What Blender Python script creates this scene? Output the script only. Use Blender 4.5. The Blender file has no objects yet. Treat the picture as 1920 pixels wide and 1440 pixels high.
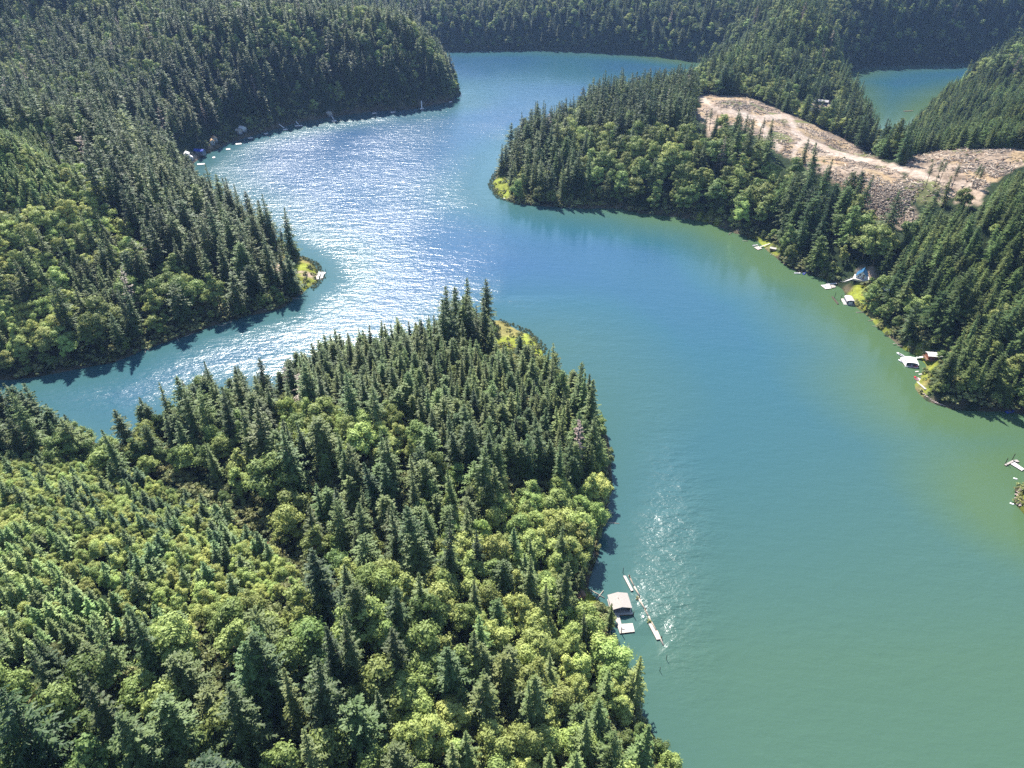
import bpy, math, random
import numpy as np
from mathutils import Matrix, Vector
R = math.radians
rng = np.random.default_rng(7)
random.seed(7)
K = 1.3                       # metres per layout unit (the camera flies 200 units up)
H = 200 * K
FOC, PITCH = 1280.0, R(34)    # focal length in photo pixels (1920 wide), camera pitch below the horizon
CP, SP = math.cos(PITCH), math.sin(PITCH)
SUN_EL, SUN_AZ = R(50), R(-19)      # azimuth from +Y (view direction), clockwise positive

# ------------------------------------------------------------------ camera, world, sun
scene = bpy.context.scene
COL = scene.collection
cam_d = bpy.data.cameras.new('camera')
cam_d.lens, cam_d.sensor_width = 24.0, 36.0
cam_d.clip_start, cam_d.clip_end = 1.0, 60000.0
cam = bpy.data.objects.new('camera', cam_d)
COL.objects.link(cam)
cam.location = (0, 0, H)
cam.rotation_euler = (R(90) - PITCH, 0, 0)
scene.camera = cam

world = bpy.data.worlds.new('World')
scene.world = world
world.use_nodes = True
wn = world.node_tree
wn.nodes.clear()
sky = wn.nodes.new('ShaderNodeTexSky')
sky.sky_type = 'NISHITA'
sky.sun_disc = False
sky.sun_elevation = SUN_EL
sky.sun_rotation = SUN_AZ
sky.altitude = 200
sky.air_density = 1.0
sky.dust_density = 0.3
sky.ozone_density = 1.6
bg = wn.nodes.new('ShaderNodeBackground')
bg.inputs['Strength'].default_value = 0.105
wo = wn.nodes.new('ShaderNodeOutputWorld')
wn.links.new(sky.outputs[0], bg.inputs[0])
wn.links.new(bg.outputs[0], wo.inputs[0])

sd_ = Vector((math.sin(SUN_AZ) * math.cos(SUN_EL), math.cos(SUN_AZ) * math.cos(SUN_EL), math.sin(SUN_EL)))
sun_d = bpy.data.lights.new('sun', 'SUN')
sun_d.energy = 5.0
sun_d.angle = R(0.53)
sun_d.color = (1.0, 0.955, 0.88)
sun = bpy.data.objects.new('sun', sun_d)
COL.objects.link(sun)
sun.rotation_euler = sd_.to_track_quat('Z', 'Y').to_euler()
sun.location = (0, 0, 900)

scene.view_settings.view_transform = 'Standard'
scene.view_settings.look = 'None'
scene.view_settings.exposure = 1.28
scene.view_settings.gamma = 1.0
scene.render.engine = 'CYCLES'
scene.cycles.max_bounces = 5
scene.cycles.diffuse_bounces = 2
scene.cycles.glossy_bounces = 2
scene.cycles.transmission_bounces = 3
scene.cycles.volume_bounces = 0
scene.cycles.sample_clamp_indirect = 4.0
scene.cycles.use_denoising = False
scene.cycles.caustics_reflective = False
scene.cycles.caustics_refractive = False

# ------------------------------------------------------------------ photo pixel <-> world
def P(px, py, z=0.0):
    """world point at height z (metres) that the photograph shows at px, py"""
    u, v = px - 960.0, py - 720.0
    f, d = FOC * CP - v * SP, FOC * SP + v * CP
    s = (H - z) / d
    return (u * s, f * s, z)

def project(x, y, z):
    """numpy: world -> photo pixel"""
    zz = z - H
    depth = y * CP - zz * SP
    up = y * SP + zz * CP
    depth = np.where(depth < 1, 1, depth)
    return 960 + FOC * x / depth, 720 - FOC * up / depth, depth

def poly_inside(px, py, poly):
    poly = np.asarray(poly, float)
    ins = np.zeros(np.shape(px), bool)
    j = len(poly) - 1
    for i in range(len(poly)):
        xi, yi, xj, yj = poly[i, 0], poly[i, 1], poly[j, 0], poly[j, 1]
        if yi != yj:
            c = ((yi > py) != (yj > py)) & (px < (xj - xi) * (py - yi) / (yj - yi) + xi)
            ins ^= c
        j = i
    return ins

def line_dist(px, py, pts, closed=False):
    pts = np.asarray(pts, float)
    d = np.full(np.shape(px), 1e12)
    n = len(pts)
    for i in range(n if closed else n - 1):
        a, b = pts[i], pts[(i + 1) % n]
        ab = b - a
        L = max((ab ** 2).sum(), 1e-9)
        t = np.clip(((px - a[0]) * ab[0] + (py - a[1]) * ab[1]) / L, 0, 1)
        d = np.minimum(d, (px - a[0] - t * ab[0]) ** 2 + (py - a[1] - t * ab[1]) ** 2)
    return np.sqrt(d)

_perm = np.random.default_rng(3).random((256, 256))
def vnoise(x, y, s, off=0.0):
    """smooth value noise, 0..1, feature size s metres"""
    x = np.asarray(x, float) / s + off + 1000; y = np.asarray(y, float) / s + off * 1.7 + 1000
    xi, yi = np.floor(x).astype(int), np.floor(y).astype(int)
    fx, fy = x - xi, y - yi
    fx, fy = fx * fx * (3 - 2 * fx), fy * fy * (3 - 2 * fy)
    a = _perm[xi % 256, yi % 256]; b = _perm[(xi + 1) % 256, yi % 256]
    c = _perm[xi % 256, (yi + 1) % 256]; d = _perm[(xi + 1) % 256, (yi + 1) % 256]
    return (a * (1 - fx) + b * fx) * (1 - fy) + (c * (1 - fx) + d * fx) * fy

# ------------------------------------------------------------------ the lie of the land
LAKE_PX = [(-600, 762), (-200, 732), (0, 712), (60, 708), (140, 692), (210, 682), (280, 652), (340, 632), (400, 610), (470, 592),
    (530, 577), (568, 550), (600, 523), (590, 500), (566, 482), (530, 462), (480, 438), (430, 408), (385, 380), (362, 358), (350, 335),
    (345, 322), (380, 292), (430, 267), (500, 246), (560, 229), (640, 216), (700, 208), (760, 206), (800, 199), (845, 190),
    (864, 176), (852, 160), (800, 146), (700, 132), (640, 116), (760, 98), (1000, 94), (1200, 102), (1330, 120), (1370, 145), (1290, 180),
    (1200, 212), (1110, 236), (1030, 258), (975, 285), (948, 305), (932, 328), (924, 345), (930, 362), (945, 374),
    (975, 383), (1040, 388), (1100, 391), (1160, 390), (1200, 400), (1270, 406), (1330, 417), (1380, 437), (1420, 452), (1450, 478),
    (1480, 503), (1530, 518), (1560, 527), (1585, 545), (1600, 570), (1628, 595), (1662, 627), (1695, 655), (1728, 672), (1738, 690),
    (1722, 712), (1716, 733), (1740, 752), (1790, 766), (1850, 770), (1920, 776), (2000, 786), (2040, 830), (1990, 885), (1930, 905),
    (1908, 920), (1906, 944), (1925, 965), (2100, 1000), (2250, 1440)]
LAKE_END = [(700 * K, -600 * K), (60 * K, -600 * K)]
LAKE_PX2 = [(1262, 1440), (1205, 1345), (1178, 1270), (1166, 1235), (1148, 1195), (1140, 1160), (1126, 1135), (1098, 1108), (1102, 1078), (1118, 1035),
    (1130, 990), (1143, 930), (1145, 880), (1142, 840), (1125, 795), (1085, 750), (1045, 708), (1008, 684), (1019, 660), (988, 624),
    (930, 600), (870, 612), (800, 645), (700, 668), (600, 690), (540, 738), (500, 768), (440, 745), (380, 755), (300, 805),
    (240, 845), (120, 818), (0, 795), (-200, 800), (-600, 830)]
G2 = lambda p: P(p[0], p[1])[:2]
LAKE = [G2(p) for p in LAKE_PX] + LAKE_END + [G2(p) for p in LAKE_PX2]
LAKE2_PX = [(1655, 292), (1685, 268), (1712, 236), (1745, 205), (1800, 180), (1870, 160), (2000, 150), (2010, 128), (1800, 118), (1620, 126),
            (1560, 148), (1585, 180), (1612, 215), (1630, 260)]
LAKE2 = [G2(p) for p in LAKE2_PX]

AMP = [ # photo pixel, ground height there (layout units)
 (-60, 235, 98), (150, 200, 84), (0, 330, 74), (0, 450, 46), (200, 330, 52), (350, 330, 26), (300, 430, 34), (400, 450, 22), (520, 480, 8), (100, 600, 22), (-400, 420, 80),
 (300, 470, 24), (260, 560, 15), (430, 540, 10), (280, 200, 70), (420, 200, 62), (600, 165, 56), (760, 165, 44), (500, 90, 110), (760, 90, 105), (200, 60, 170), (-300, 60, 200),
 (990, 340, 8), (1080, 280, 28), (1200, 250, 40), (1330, 240, 50), (1420, 260, 54), (1520, 290, 52), (1620, 320, 45), (1720, 350, 42), (1350, 190, 54),
 (1240, 200, 42), (1500, 215, 30), (1590, 235, 26), (1640, 285, 20), (1690, 290, 16), (1800, 320, 50), (1480, 380, 20), (1600, 420, 18), (1500, 170, 30),
 (1920, 330, 82), (2150, 400, 135), (1920, 500, 84), (1760, 590, 30), (1790, 480, 56), (1680, 420, 34), (1900, 690, 26), (2150, 600, 100), (1920, 610, 54),
 (1590, 548, 5), (1612, 560, 7), (1640, 575, 9), (1745, 690, 5), (1735, 720, 3), (1440, 465, 4), (1740, 262, 20), (1930, 200, 72), (1930, 285, 58), (2150, 220, 120), (1830, 240, 34),
 (1000, 50, 100), (1300, 50, 110), (1600, 60, 120), (1900, 50, 150), (1450, 110, 60), (1300, -40, 230), (600, -40, 240), (1900, -40, 250), (0, -40, 270),
 (940, 640, 6), (880, 690, 16), (740, 710, 26), (930, 800, 26), (700, 830, 30), (460, 790, 24), (640, 930, 16), (900, 960, 18), (1060, 960, 10), (1000, 1140, 10),
 (800, 1150, 18), (90, 830, 16), (560, 850, 26), (800, 1000, 16), (1080, 830, 16), (1100, 1180, 5),
 (0, 960, 38), (200, 985, 38), (380, 1040, 32), (520, 1130, 20), (0, 1200, 44), (300, 1230, 32), (620, 1270, 16), (900, 1400, 12), (-300, 1100, 60),
 (300, 900, 8), (400, 945, 5), (500, 1005, 4), (600, 1065, 6), (180, 870, 10)]
_A = np.array([P(a, b, c * K if c * K < .5 * H else .35 * H)[:2] + (c * K,) for a, b, c in AMP])
def lake_depth(x, y):
    """signed distance to the shore: positive on land"""
    d1 = line_dist(x, y, LAKE, True); i1 = poly_inside(x, y, LAKE)
    d2 = line_dist(x, y, LAKE2, True); i2 = poly_inside(x, y, LAKE2)
    return np.minimum(np.where(i1, -d1, d1), np.where(i2, -d2, d2))
def ground(x, y, sd=None):
    x = np.asarray(x, float); y = np.asarray(y, float)
    if sd is None: sd = lake_depth(x, y)
    sd = sd + (vnoise(x, y, 22, 3) - .5) * 6 * np.clip(np.abs(sd) / 8, .35, 1) + (vnoise(x, y, 8, 17) - .5) * 3.4
    w = np.zeros(x.shape); s = np.zeros(x.shape)
    for ax, ay, az in _A:
        q = 1.0 / (((x - ax) ** 2 + (y - ay) ** 2 + 900) ** 1.7)
        w += q; s += q * az
    amp = s / w
    g = amp * (1 - np.exp(-np.maximum(sd, 0) / (42 * K)))
    n = (vnoise(x, y, 130) - .5) * 16 + (vnoise(x, y, 48, 5) - .5) * 8 + (vnoise(x, y, 18, 9) - .5) * 2.2
    g = g + n * np.clip(sd / 60, 0, 1) + np.clip(sd / 6, 0, 1) * 0.6
    return np.where(sd > 0, g + 0.06 * sd.clip(0, 8), np.maximum(sd * 0.35, -14))

def axis(segs):
    out = []
    for a, b, st in segs: out.append(np.arange(a, b, st))
    out.append([segs[-1][1]])
    return np.concatenate(out) * K
XS = axis([(-9000, -3000, 500), (-3000, -1400, 80), (-1400, -760, 16), (-760, 800, 4), (800, 1400, 16), (1400, 3000, 80), (3000, 9000, 500)])
YS = axis([(-2600, -600, 250), (-600, 40, 20), (40, 1150, 4), (1150, 1500, 8), (1500, 2600, 20), (2600, 4200, 60), (4200, 14000, 700)])
GX, GY = np.meshgrid(XS, YS)
SD = lake_depth(GX, GY)
GZ = ground(GX, GY, SD)
from bisect import bisect_right
def gz(x, y):
    """ground height read off the terrain sheet itself (bilinear, vectorised)"""
    x = np.asarray(x, float); y = np.asarray(y, float)
    i = np.clip(np.searchsorted(XS, x) - 1, 0, len(XS) - 2); j = np.clip(np.searchsorted(YS, y) - 1, 0, len(YS) - 2)
    fx = (x - XS[i]) / (XS[i + 1] - XS[i]); fy = (y - YS[j]) / (YS[j + 1] - YS[j])
    return (GZ[j, i] * (1 - fx) + GZ[j, i + 1] * fx) * (1 - fy) + (GZ[j + 1, i] * (1 - fx) + GZ[j + 1, i + 1] * fx) * fy
def sdf(x, y):
    i = np.clip(np.searchsorted(XS, x) - 1, 0, len(XS) - 2); j = np.clip(np.searchsorted(YS, y) - 1, 0, len(YS) - 2)
    fx = (x - XS[i]) / (XS[i + 1] - XS[i]); fy = (y - YS[j]) / (YS[j + 1] - YS[j])
    return (SD[j, i] * (1 - fx) + SD[j, i + 1] * fx) * (1 - fy) + (SD[j + 1, i] * (1 - fx) + SD[j + 1, i + 1] * fx) * fy
def hit(px, py):
    """where the sight line through a photo pixel first meets land or water"""
    u, v = px - 960.0, py - 720.0
    f, d = FOC * CP - v * SP, FOC * SP + v * CP
    t = np.linspace(0.02, 1.0, 3000) * H / d
    x, y, z = u * t, f * t, H - d * t
    g = np.maximum(gz(x, y), 0)
    k = int(np.argmax(z <= g)) if (z <= g).any() else -1
    return Vector((x[k], y[k], g[k]))

# ------------------------------------------------------------------ land cover, painted as plots seen in the photo
CLEAR = [[(1308, 178), (1395, 180), (1430, 192), (1500, 222), (1560, 250), (1600, 270), (1650, 300), (1690, 318), (1700, 372), (1690, 420),
          (1650, 420), (1600, 372), (1570, 345), (1510, 310), (1455, 285), (1425, 262), (1380, 235), (1320, 235), (1292, 212)],
         [(1700, 322), (1700, 295), (1745, 284), (1800, 280), (1935, 278), (1935, 300), (1880, 330), (1850, 350), (1800, 362), (1760, 385), (1700, 380)],
         [(1650, 400), (1700, 380), (1720, 410), (1690, 430), (1664, 418)]]
ROAD = [[(1315, 184), (1345, 207), (1375, 214), (1430, 222), (1470, 218), (1482, 222), (1490, 245), (1510, 262), (1535, 272), (1560, 285), (1600, 297), (1650, 306),
         (1700, 320), (1760, 338), (1820, 348)], [(1505, 265), (1490, 280), (1486, 292)], [(1420, 220), (1440, 255), (1460, 278)]]
GRASS = [[(1590, 540), (1612, 530), (1625, 548), (1622, 580), (1650, 600), (1700, 645), (1690, 650), (1655, 626), (1625, 596), (1598, 572)],
         [(1700, 640), (1745, 655), (1760, 672), (1750, 700), (1735, 740), (1718, 745), (1708, 700)],
         [(1540, 505), (1570, 520), (1560, 530), (1535, 518)], [(560, 480), (592, 500), (604, 522), (575, 548), (556, 530), (552, 500)],
         [(500, 470), (545, 478), (540, 525), (505, 510)], [(932, 330), (955, 330), (960, 372), (938, 372), (922, 350)],
         [(918, 596), (960, 596), (1000, 630), (1024, 660), (1000, 690), (960, 680), (915, 650)],
         [(1080, 1095), (1102, 1108), (1128, 1140), (1110, 1150), (1080, 1130)], [(1290, 398), (1350, 410), (1345, 422), (1290, 412)],
         [(1404, 440), (1450, 455), (1456, 478), (1420, 466)], [(1485, 190), (1520, 188), (1560, 215), (1530, 225), (1480, 210)],
         [(1905, 915), (1945, 905), (1945, 960), (1905, 950)], [(1640, 545), (1660, 540), (1672, 556), (1645, 562)]]
BARE = [[(250, 455), (290, 448), (300, 478), (262, 482)], [(1520, 190), (1565, 190), (1570, 210), (1530, 212)], [(562, 505), (598, 516), (604, 526), (566, 520)],
        [(350, 296), (372, 290), (390, 296), (370, 308)], [(392, 272), (415, 278), (402, 292)], [(508, 495), (535, 495), (532, 530), (512, 520)],
        [(1800, 355), (1850, 352), (1840, 385), (1790, 380)], [(1608, 500), (1640, 505), (1640, 525), (1618, 520)],
        [(1322, 225), (1350, 222), (1350, 250), (1328, 255)]]
RED = [[(320, 955), (352, 950), (350, 972), (322, 970)], [(480, 1010), (505, 1010), (505, 1030), (485, 1030)]]
def in_any(px, py, polys, grow=None):
    m = np.zeros(np.shape(px), bool)
    for q in polys: m |= poly_inside(px, py, q)
    return m

# ------------------------------------------------------------------ materials
def new_mat(name):
    m = bpy.data.materials.new(name); m.use_nodes = True
    return m, m.node_tree, m.node_tree.nodes['Principled BSDF']
def simple(name, col, rough=.75, spec=.3, var=.25, scale=1.2, metal=0.0):
    m, nt, b = new_mat(name)
    b.inputs['Roughness'].default_value = rough
    b.inputs['Specular IOR Level'].default_value = spec
    b.inputs['Metallic'].default_value = metal
    tc = nt.nodes.new('ShaderNodeTexCoord'); nz = nt.nodes.new('ShaderNodeTexNoise')
    nz.inputs['Scale'].default_value = scale; nz.inputs['Detail'].default_value = 5
    nt.links.new(tc.outputs['Object'], nz.inputs['Vector'])
    rp = nt.nodes.new('ShaderNodeValToRGB')
    c0 = [c * (1 - var) for c in col]; c1 = [min(1, c * (1 + var)) for c in col]
    rp.color_ramp.elements[0].position = .3; rp.color_ramp.elements[1].position = .7
    rp.color_ramp.elements[0].color = (*c0, 1); rp.color_ramp.elements[1].color = (*c1, 1)
    nt.links.new(nz.outputs[0], rp.inputs[0]); nt.links.new(rp.outputs[0], b.inputs['Base Color'])
    return m
def leaf_mat(name, dark, light, trans=.25, hue=(.10, .12, .03)):
    """foliage: tint (per tree) mixes dark to light, small noise per spray"""
    m, nt, b = new_mat(name)
    at = nt.nodes.new('ShaderNodeAttribute'); at.attribute_type = 'INSTANCER'; at.attribute_name = 'tint'
    tc = nt.nodes.new('ShaderNodeTexCoord'); nz = nt.nodes.new('ShaderNodeTexNoise')
    nz.inputs['Scale'].default_value = .9; nz.inputs['Detail'].default_value = 3
    nt.links.new(tc.outputs['Object'], nz.inputs['Vector'])
    ma = nt.nodes.new('ShaderNodeMath'); ma.operation = 'MULTIPLY_ADD'; ma.inputs[1].default_value = .9; ma.inputs[2].default_value = -.45
    nt.links.new(nz.outputs[0], ma.inputs[0])
    ad = nt.nodes.new('ShaderNodeMath'); ad.operation = 'ADD'; ad.use_clamp = True
    nt.links.new(ma.outputs[0], ad.inputs[0]); nt.links.new(at.outputs['Fac'], ad.inputs[1])
    rp = nt.nodes.new('ShaderNodeValToRGB')
    rp.color_ramp.elements[0].color = (*dark, 1); rp.color_ramp.elements[1].color = (*light, 1)
    nt.links.new(ad.outputs[0], rp.inputs[0])
    oi = nt.nodes.new('ShaderNodeObjectInfo'); hs = nt.nodes.new('ShaderNodeHueSaturation'); src = rp
    mh = nt.nodes.new('ShaderNodeMapRange'); mh.inputs[3].default_value = .462; mh.inputs[4].default_value = .510
    mv = nt.nodes.new('ShaderNodeMath'); mv.operation = 'PINGPONG'; mv.inputs[1].default_value = .09
    m2 = nt.nodes.new('ShaderNodeMath'); m2.operation = 'MULTIPLY_ADD'; m2.inputs[1].default_value = 5.5; m2.inputs[2].default_value = .76
    nt.links.new(oi.outputs['Random'], mh.inputs[0]); nt.links.new(oi.outputs['Random'], mv.inputs[0]); nt.links.new(mv.outputs[0], m2.inputs[0])
    nt.links.new(mh.outputs[0], hs.inputs['Hue']); nt.links.new(m2.outputs[0], hs.inputs['Value']); nt.links.new(rp.outputs[0], hs.inputs['Color'])
    rp = hs
    nt.links.new(rp.outputs[0], b.inputs['Base Color'])
    b.inputs['Roughness'].default_value = .55; b.inputs['Specular IOR Level'].default_value = .25
    tr = nt.nodes.new('ShaderNodeBsdfTranslucent'); mx = nt.nodes.new('ShaderNodeMixShader'); mx.inputs[0].default_value = trans
    nt.links.new(rp.outputs[0], tr.inputs[0]); nt.links.new(b.outputs[0], mx.inputs[1]); nt.links.new(tr.outputs[0], mx.inputs[2])
    nt.links.new(mx.outputs[0], nt.nodes['Material Output'].inputs[0])
    return m
M = {}
M['fir'] = leaf_mat('fir_needles', (.028, .066, .026), (.22, .30, .085), .20)
M['young'] = leaf_mat('young_fir_needles', (.045, .105, .042), (.26, .37, .12), .24)
M['broad'] = leaf_mat('broadleaf_foliage', (.060, .115, .032), (.38, .47, .14), .32)
M['shrub'] = leaf_mat('shrub_foliage', (.10, .13, .045), (.36, .38, .15), .28)
M['snag'] = leaf_mat('dry_twigs', (.16, .13, .10), (.38, .31, .24), .05)
M['bark'] = simple('bark', (.16, .125, .09), .9, .1, .3, 2)
M['white'] = simple('white_painted', (.62, .60, .58), .6, .3, .06)
M['tanroof'] = simple('tan_shingle_roof', (.33, .295, .265), .85, .2, .10, 2.0)
M['plank'] = simple('weathered_planks', (.34, .31, .28), .85, .2, .2, 1.5)
M['palewood'] = simple('pale_new_planks', (.46, .42, .37), .8, .2, .12, 1.5)
M['wood'] = simple('brown_wood', (.20, .12, .075), .85, .2, .25, 2)
M['dark'] = simple('dark_opening', (.02, .022, .03), .5, .3, .2)
M['wall'] = simple('blue_grey_siding', (.13, .17, .25), .8, .2, .15)
M['blue_roof'] = simple('blue_metal_roof', (.035, .13, .25), .35, .5, .10)
M['blue'] = simple('blue_tarp', (.03, .08, .42), .5, .4, .2)
M['teal'] = simple('teal_siding', (.09, .26, .30), .7, .3, .12)
M['greyroof'] = simple('grey_roofing', (.42, .39, .38), .8, .2, .12, 1.6)
M['darkroof'] = simple('dark_roofing', (.10, .11, .15), .6, .4, .15, 1.6)
M['redwood'] = simple('red_brown_siding', (.24, .085, .05), .8, .2, .15)
M['red'] = simple('red_gelcoat', (.65, .02, .05), .3, .5, .05)
M['gel'] = simple('white_gelcoat', (.80, .80, .79), .25, .5, .03)
M['grey'] = simple('grey_vinyl', (.22, .22, .24), .6, .3, .1)
M['orange'] = simple('orange_tan_paint', (.66, .40, .20), .7, .3, .1)
M['glass'] = simple('window_glass', (.03, .04, .06), .1, .6, .1)
M['pile'] = simple('wet_pile_wood', (.07, .055, .045), .8, .2, .3, 1)
M['lawn'] = simple('green_moss', (.16, .22, .04), .9, .1, .25, .6)
M['slash'] = simple('bleached_slash_wood', (.30, .243, .188), .9, .1, .3, .4)
M['log'] = simple('bleached_log', (.42, .35, .28), .9, .1, .2, .6)
M['rock'] = simple('shore_rock', (.36, .28, .25), .9, .1, .25, .4)
M['yellow'] = simple('yellow_machine_paint', (.65, .36, .04), .5, .4, .1)

# terrain material: cover colour on the vertices, broken up by noise
def terrain_material():
    m, nt, b = new_mat('land_surface')
    vc = nt.nodes.new('ShaderNodeVertexColor'); vc.layer_name = 'cover'
    tc = nt.nodes.new('ShaderNodeTexCoord')
    n1 = nt.nodes.new('ShaderNodeTexNoise'); n1.inputs['Scale'].default_value = .22; n1.inputs['Detail'].default_value = 9; n1.inputs['Roughness'].default_value = .75
    n2 = nt.nodes.new('ShaderNodeTexNoise'); n2.inputs['Scale'].default_value = .035; n2.inputs['Detail'].default_value = 4
    nt.links.new(tc.outputs['Object'], n1.inputs['Vector']); nt.links.new(tc.outputs['Object'], n2.inputs['Vector'])
    r1 = nt.nodes.new('ShaderNodeMapRange'); r1.inputs[1].default_value = .3; r1.inputs[2].default_value = .7; r1.inputs[3].default_value = .45; r1.inputs[4].default_value = 1.5
    nt.links.new(n1.outputs[0], r1.inputs[0])
    mx = nt.nodes.new('ShaderNodeMix'); mx.data_type = 'RGBA'; mx.blend_type = 'MULTIPLY'; mx.inputs[0].default_value = 1
    cb = nt.nodes.new('ShaderNodeCombineColor')
    for i in range(3): nt.links.new(r1.outputs[0], cb.inputs[i])
    nt.links.new(vc.outputs[0], mx.inputs[6]); nt.links.new(cb.outputs[0], mx.inputs[7])
    mp = nt.nodes.new('ShaderNodeMix'); mp.data_type = 'RGBA'; mp.blend_type = 'MULTIPLY'; mp.inputs[0].default_value = 1
    r2 = nt.nodes.new('ShaderNodeValToRGB'); r2.color_ramp.elements[0].position = .35; r2.color_ramp.elements[1].position = .65
    r2.color_ramp.elements[0].color = (.92, .86, .80, 1); r2.color_ramp.elements[1].color = (1.05, 1.05, 1.05, 1)
    nt.links.new(n2.outputs[0], r2.inputs[0])
    nt.links.new(mx.outputs[2], mp.inputs[6]); nt.links.new(r2.outputs[0], mp.inputs[7])
    nt.links.new(mp.outputs[2], b.inputs['Base Color'])
    b.inputs['Roughness'].default_value = .95; b.inputs['Specular IOR Level'].default_value = .1
    bp = nt.nodes.new('ShaderNodeBump'); bp.inputs['Strength'].default_value = .8; bp.inputs['Distance'].default_value = 1.6
    nt.links.new(n1.outputs[0], bp.inputs['Height']); nt.links.new(bp.outputs[0], b.inputs['Normal'])
    return m
M['land'] = terrain_material()

def water_material():
    m, nt, b = new_mat('lake_water')
    L = nt.links
    tc = nt.nodes.new('ShaderNodeTexCoord')
    at = nt.nodes.new('ShaderNodeAttribute'); at.attribute_name = 'wind'
    tb = nt.nodes.new('ShaderNodeAttribute'); tb.attribute_name = 'turbid_reflect'
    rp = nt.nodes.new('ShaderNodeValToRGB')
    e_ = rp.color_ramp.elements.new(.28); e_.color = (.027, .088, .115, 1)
    rp.color_ramp.elements[0].color = (.023, .072, .145, 1); rp.color_ramp.elements[2].color = (.060, .108, .052, 1)  # blue low end is sky reflection painted into the base colour
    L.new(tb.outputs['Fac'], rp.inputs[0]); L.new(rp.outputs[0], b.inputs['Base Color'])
    b.inputs['IOR'].default_value = 1.33
    # ripples: three wavelengths, stretched across the wind
    hs = None
    for sc, amp, st in ((2.3, .085, .7), (.9, .28, .55), (.33, .75, .45), (.11, 1.5, .5)):
        mp = nt.nodes.new('ShaderNodeMapping'); mp.inputs['Rotation'].default_value = (0, 0, R(18)); mp.inputs['Scale'].default_value = (sc * st, sc, sc)
        nz = nt.nodes.new('ShaderNodeTexNoise'); nz.inputs['Scale'].default_value = 1; nz.inputs['Detail'].default_value = 2.5; nz.inputs['Roughness'].default_value = .6
        L.new(tc.outputs['Object'], mp.inputs[0]); L.new(mp.outputs[0], nz.inputs['Vector'])
        mu = nt.nodes.new('ShaderNodeMath'); mu.operation = 'MULTIPLY'; mu.inputs[1].default_value = amp
        L.new(nz.outputs[0], mu.inputs[0])
        if hs is None: hs = mu
        else:
            ad = nt.nodes.new('ShaderNodeMath'); ad.operation = 'ADD'; L.new(hs.outputs[0], ad.inputs[0]); L.new(mu.outputs[0], ad.inputs[1]); hs = ad
    mw = nt.nodes.new('ShaderNodeMath'); mw.operation = 'MULTIPLY'
    L.new(hs.outputs[0], mw.inputs[0]); L.new(at.outputs['Fac'], mw.inputs[1])
    bp = nt.nodes.new('ShaderNodeBump'); bp.inputs['Strength'].default_value = 1; bp.inputs['Distance'].default_value = 1.0
    L.new(mw.outputs[0], bp.inputs['Height']); L.new(bp.outputs[0], b.inputs['Normal'])
    rr = nt.nodes.new('ShaderNodeMapRange'); rr.inputs[3].default_value = .10; rr.inputs[4].default_value = .30
    L.new(at.outputs['Fac'], rr.inputs[0]); L.new(rr.outputs[0], b.inputs['Roughness'])
    return m
M['water'] = water_material()

# ------------------------------------------------------------------ mesh helpers
def grid_mesh(name, X, Y, Z):
    ny, nx = X.shape
    me = bpy.data.meshes.new(name)
    me.vertices.add(nx * ny)
    me.vertices.foreach_set('co', np.stack([X, Y, Z], -1).astype(np.float32).ravel())
    idx = np.arange(nx * ny).reshape(ny, nx)
    q = np.stack([idx[:-1, :-1], idx[:-1, 1:], idx[1:, 1:], idx[1:, :-1]], -1).reshape(-1, 4)
    n = len(q)
    me.loops.add(n * 4); me.polygons.add(n)
    me.loops.foreach_set('vertex_index', q.ravel().astype(np.int32))
    me.polygons.foreach_set('loop_start', np.arange(0, n * 4, 4, dtype=np.int32))
    me.polygons.foreach_set('loop_total', np.full(n, 4, np.int32))
    me.polygons.foreach_set('use_smooth', np.ones(n, bool))
    me.update(calc_edges=True)
    return me
def faces_mesh(name, co, faces, mats, midx=None):
    me = bpy.data.meshes.new(name)
    me.from_pydata([tuple(c) for c in co], [], [tuple(f) for f in faces])
    for m in mats: me.materials.append(m)
    if midx is not None: me.polygons.foreach_set('material_index', np.asarray(midx, np.int32))
    me.update()
    return me
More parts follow.
